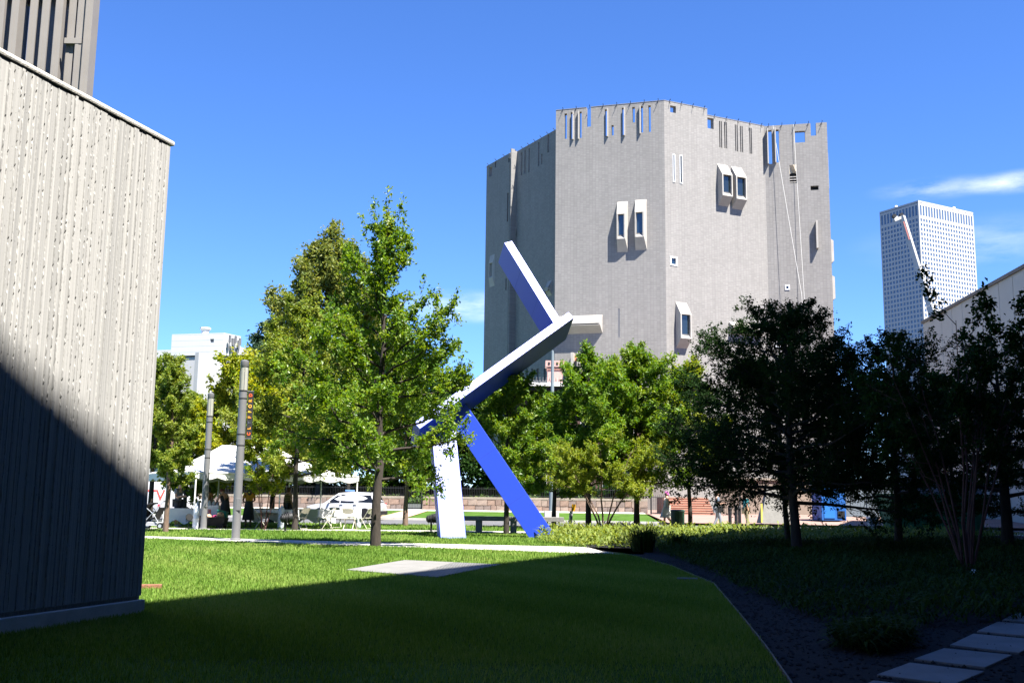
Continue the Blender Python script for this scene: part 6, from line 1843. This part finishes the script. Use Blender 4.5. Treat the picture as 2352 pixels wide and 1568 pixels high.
# 2 seated/dim person in ochre by the second lamp post
person('dark haired person in an ochre top in the tent shade behind the second lamp post', G0(478, 45.5), 1.2, {}, 'brown', cl('top_ochre', (.30, .12, .03)), cl('trousers_dark', (.02, .02, .025)), (.012, .010, .010), 'short', 'trousers', hairlen=.12, h=1.66)
# 3 woman in black tank top leaning over the table
person('woman in a black tank top and dark skirt leaning over a table under the tent', G0(518, 43.0), 2.5,
       dict(spi=(.05, 0, 1.13), che=(.14, 0, 1.30), nec=(.21, 0, 1.42), hea=(.27, 0, 1.50), top=(.31, 0, 1.585), shl=(.14, .185, 1.37), shr=(.14, -.185, 1.37), elL=(.22, .27, 1.10), wrL=(.42, .2, .96), elR=(.2, -.3, 1.12), wrR=(.36, -.26, .92)),
       'tan', cl('tank_black', (.012, .012, .014)), cl('skirt_black', (.02, .02, .024)), (.09, .02, .015), 'none', ('skirt', .5), hairlen=.05, h=1.68, tank=True)
# 4 woman in yellow, back to the lawn
person('woman in a mustard yellow top and long dark skirt under the tent, long dark hair', G0(572, 43.6), 1.9,
       dict(elL=(.05, .25, 1.14), wrL=(.27, .2, 1.10), elR=(.05, -.25, 1.14), wrR=(.27, -.18, 1.1)), 'brown', cl('top_mustard', (.42, .22, .015)), cl('skirt_navy', (.025, .027, .04)), (.012, .010, .010), 'short', ('skirt', .3), hairlen=.26, h=1.68)
# 5 woman in striped top
stripe = brick_mat('stripe_top', (.03, .03, .03), (.03, .03, .03), (.30, .22, .08), 9, .07, .02, .85, 0, 0, 'XZ')
person('woman in a dark striped sleeveless top standing behind the mottled tree trunk', G0(662, 46.0), .9, {}, 'tan', stripe, cl('trousers_black', (.018, .018, .02)), (.08, .03, .015), 'none', 'trousers', hairlen=.12, h=1.7, tank=True)
# 6 woman with pink hair walking left
person('woman with pink-purple hair in a pale dress walking along the sidewalk', G0(1532, 48.6, .02), PI + .05,
       dict(knL=(.14, .10, .52), anL=(.16, .10, .09), toL=(.33, .1, .035), knR=(-.06, -.10, .50), anR=(-.36, -.10, .17), toR=(-.30, -.10, .035), elL=(-.06, .24, 1.14), wrL=(.02, .25, .9)), 'tan', cl('dress_white', (.58, .57, .52)), cl('skirt_white', (.55, .55, .5)), (.34, .08, .26), 'none', ('skirt', .52), hairlen=.06, shoes=(.5, .42, .3), h=1.74)
bag = thing('shoulder_bag', 'white tote bag hanging from the shoulder of the woman with pink hair', 'bag', (at_x(1532, 48.3) - .04, 48.28, .66))
MB().add([(-.17, -.05, 0), (.17, -.05, 0), (.17, .05, 0), (-.17, .05, 0), (-.15, -.03, .33), (.15, -.03, .33), (.15, .03, .33), (-.15, .03, .33)], [(0, 3, 2, 1), (0, 1, 5, 4), (1, 2, 6, 5), (2, 3, 7, 6), (3, 0, 4, 7), (4, 5, 6, 7)]).build('bag_body', MAT['cloth'], bag, bevel=.02)
MB().tube([(-.12, 0, .33), (-.07, .06, .74), (.02, .1, .78), (.06, .06, .74), (.12, 0, .33)], .012, 6).build('strap', MAT['cloth'], bag)
# 7 man looking at his phone
person('man in a blue-grey shirt and grey trousers walking with a phone in his hands', G0(1647, 48.4, .02), .05,
       dict(phoneL, nec=(.02, 0, 1.485), hea=(.06, 0, 1.59), top=(.06, 0, 1.69), knL=(.16, .10, .52), anL=(.2, .1, .09), toL=(.37, .1, .035), knR=(-.04, -.1, .5), anR=(-.22, -.1, .12), toR=(-.07, -.1, .035)), 'light', cl('shirt_bluegrey', (.10, .14, .20)), cl('jeans_grey', (.16, .18, .22)), (.05, .03, .02), 'short', 'trousers', h=1.78, shoes=(.2, .2, .2))
pbag = thing('sling_bag', 'black sling bag worn at the hip of the man with the phone', 'bag', (at_x(1652, 48.2) + .05, 48.16, .86))
MB().box((0, 0, .1), (.26, .1, .3)).build('bag_body', MAT['black'], pbag, bevel=.03)
MB().tube([(-.1, .02, .22), (-.2, .12, .58), (-.12, .16, .62)], .014, 6).build('strap', MAT['black'], pbag)
# 8 woman in teal
person('woman in a teal T-shirt and khaki trousers walking on the sidewalk beside the bollards', G0(1713, 48.8, .02), .2,
       dict(elR=(-.05, -.26, 1.13), wrR=(.0, -.28, .88), knL=(.1, .1, .5), anL=(.08, .1, .09), toL=(.25, .1, .035), che=(.02, 0, 1.34)), 'tan', cl('tee_teal', (.02, .20, .24)), cl('trousers_khaki', (.22, .19, .12)), (.03, .018, .012), 'short', 'trousers', hairlen=.1, h=1.7, shoes=(.1, .1, .1))
# phones
for px, d, z, lb in ((409, 42.5, 1.2, 'dark phone held by the man in the grey T-shirt'), (1647, 48.4, 1.2, 'dark phone held by the man in the blue-grey shirt')):
    x = at_x(px, d)
    tag(MB().box((0, 0, 0), (.015, .075, .15), rot=Matrix.Rotation(-.9, 3, 'Y')).build('phone', MAT['black'], loc=(x + .36, d - (.08 if px < 1000 else -.0), z + (.06 if px < 1000 else 0))), lb, 'phone')
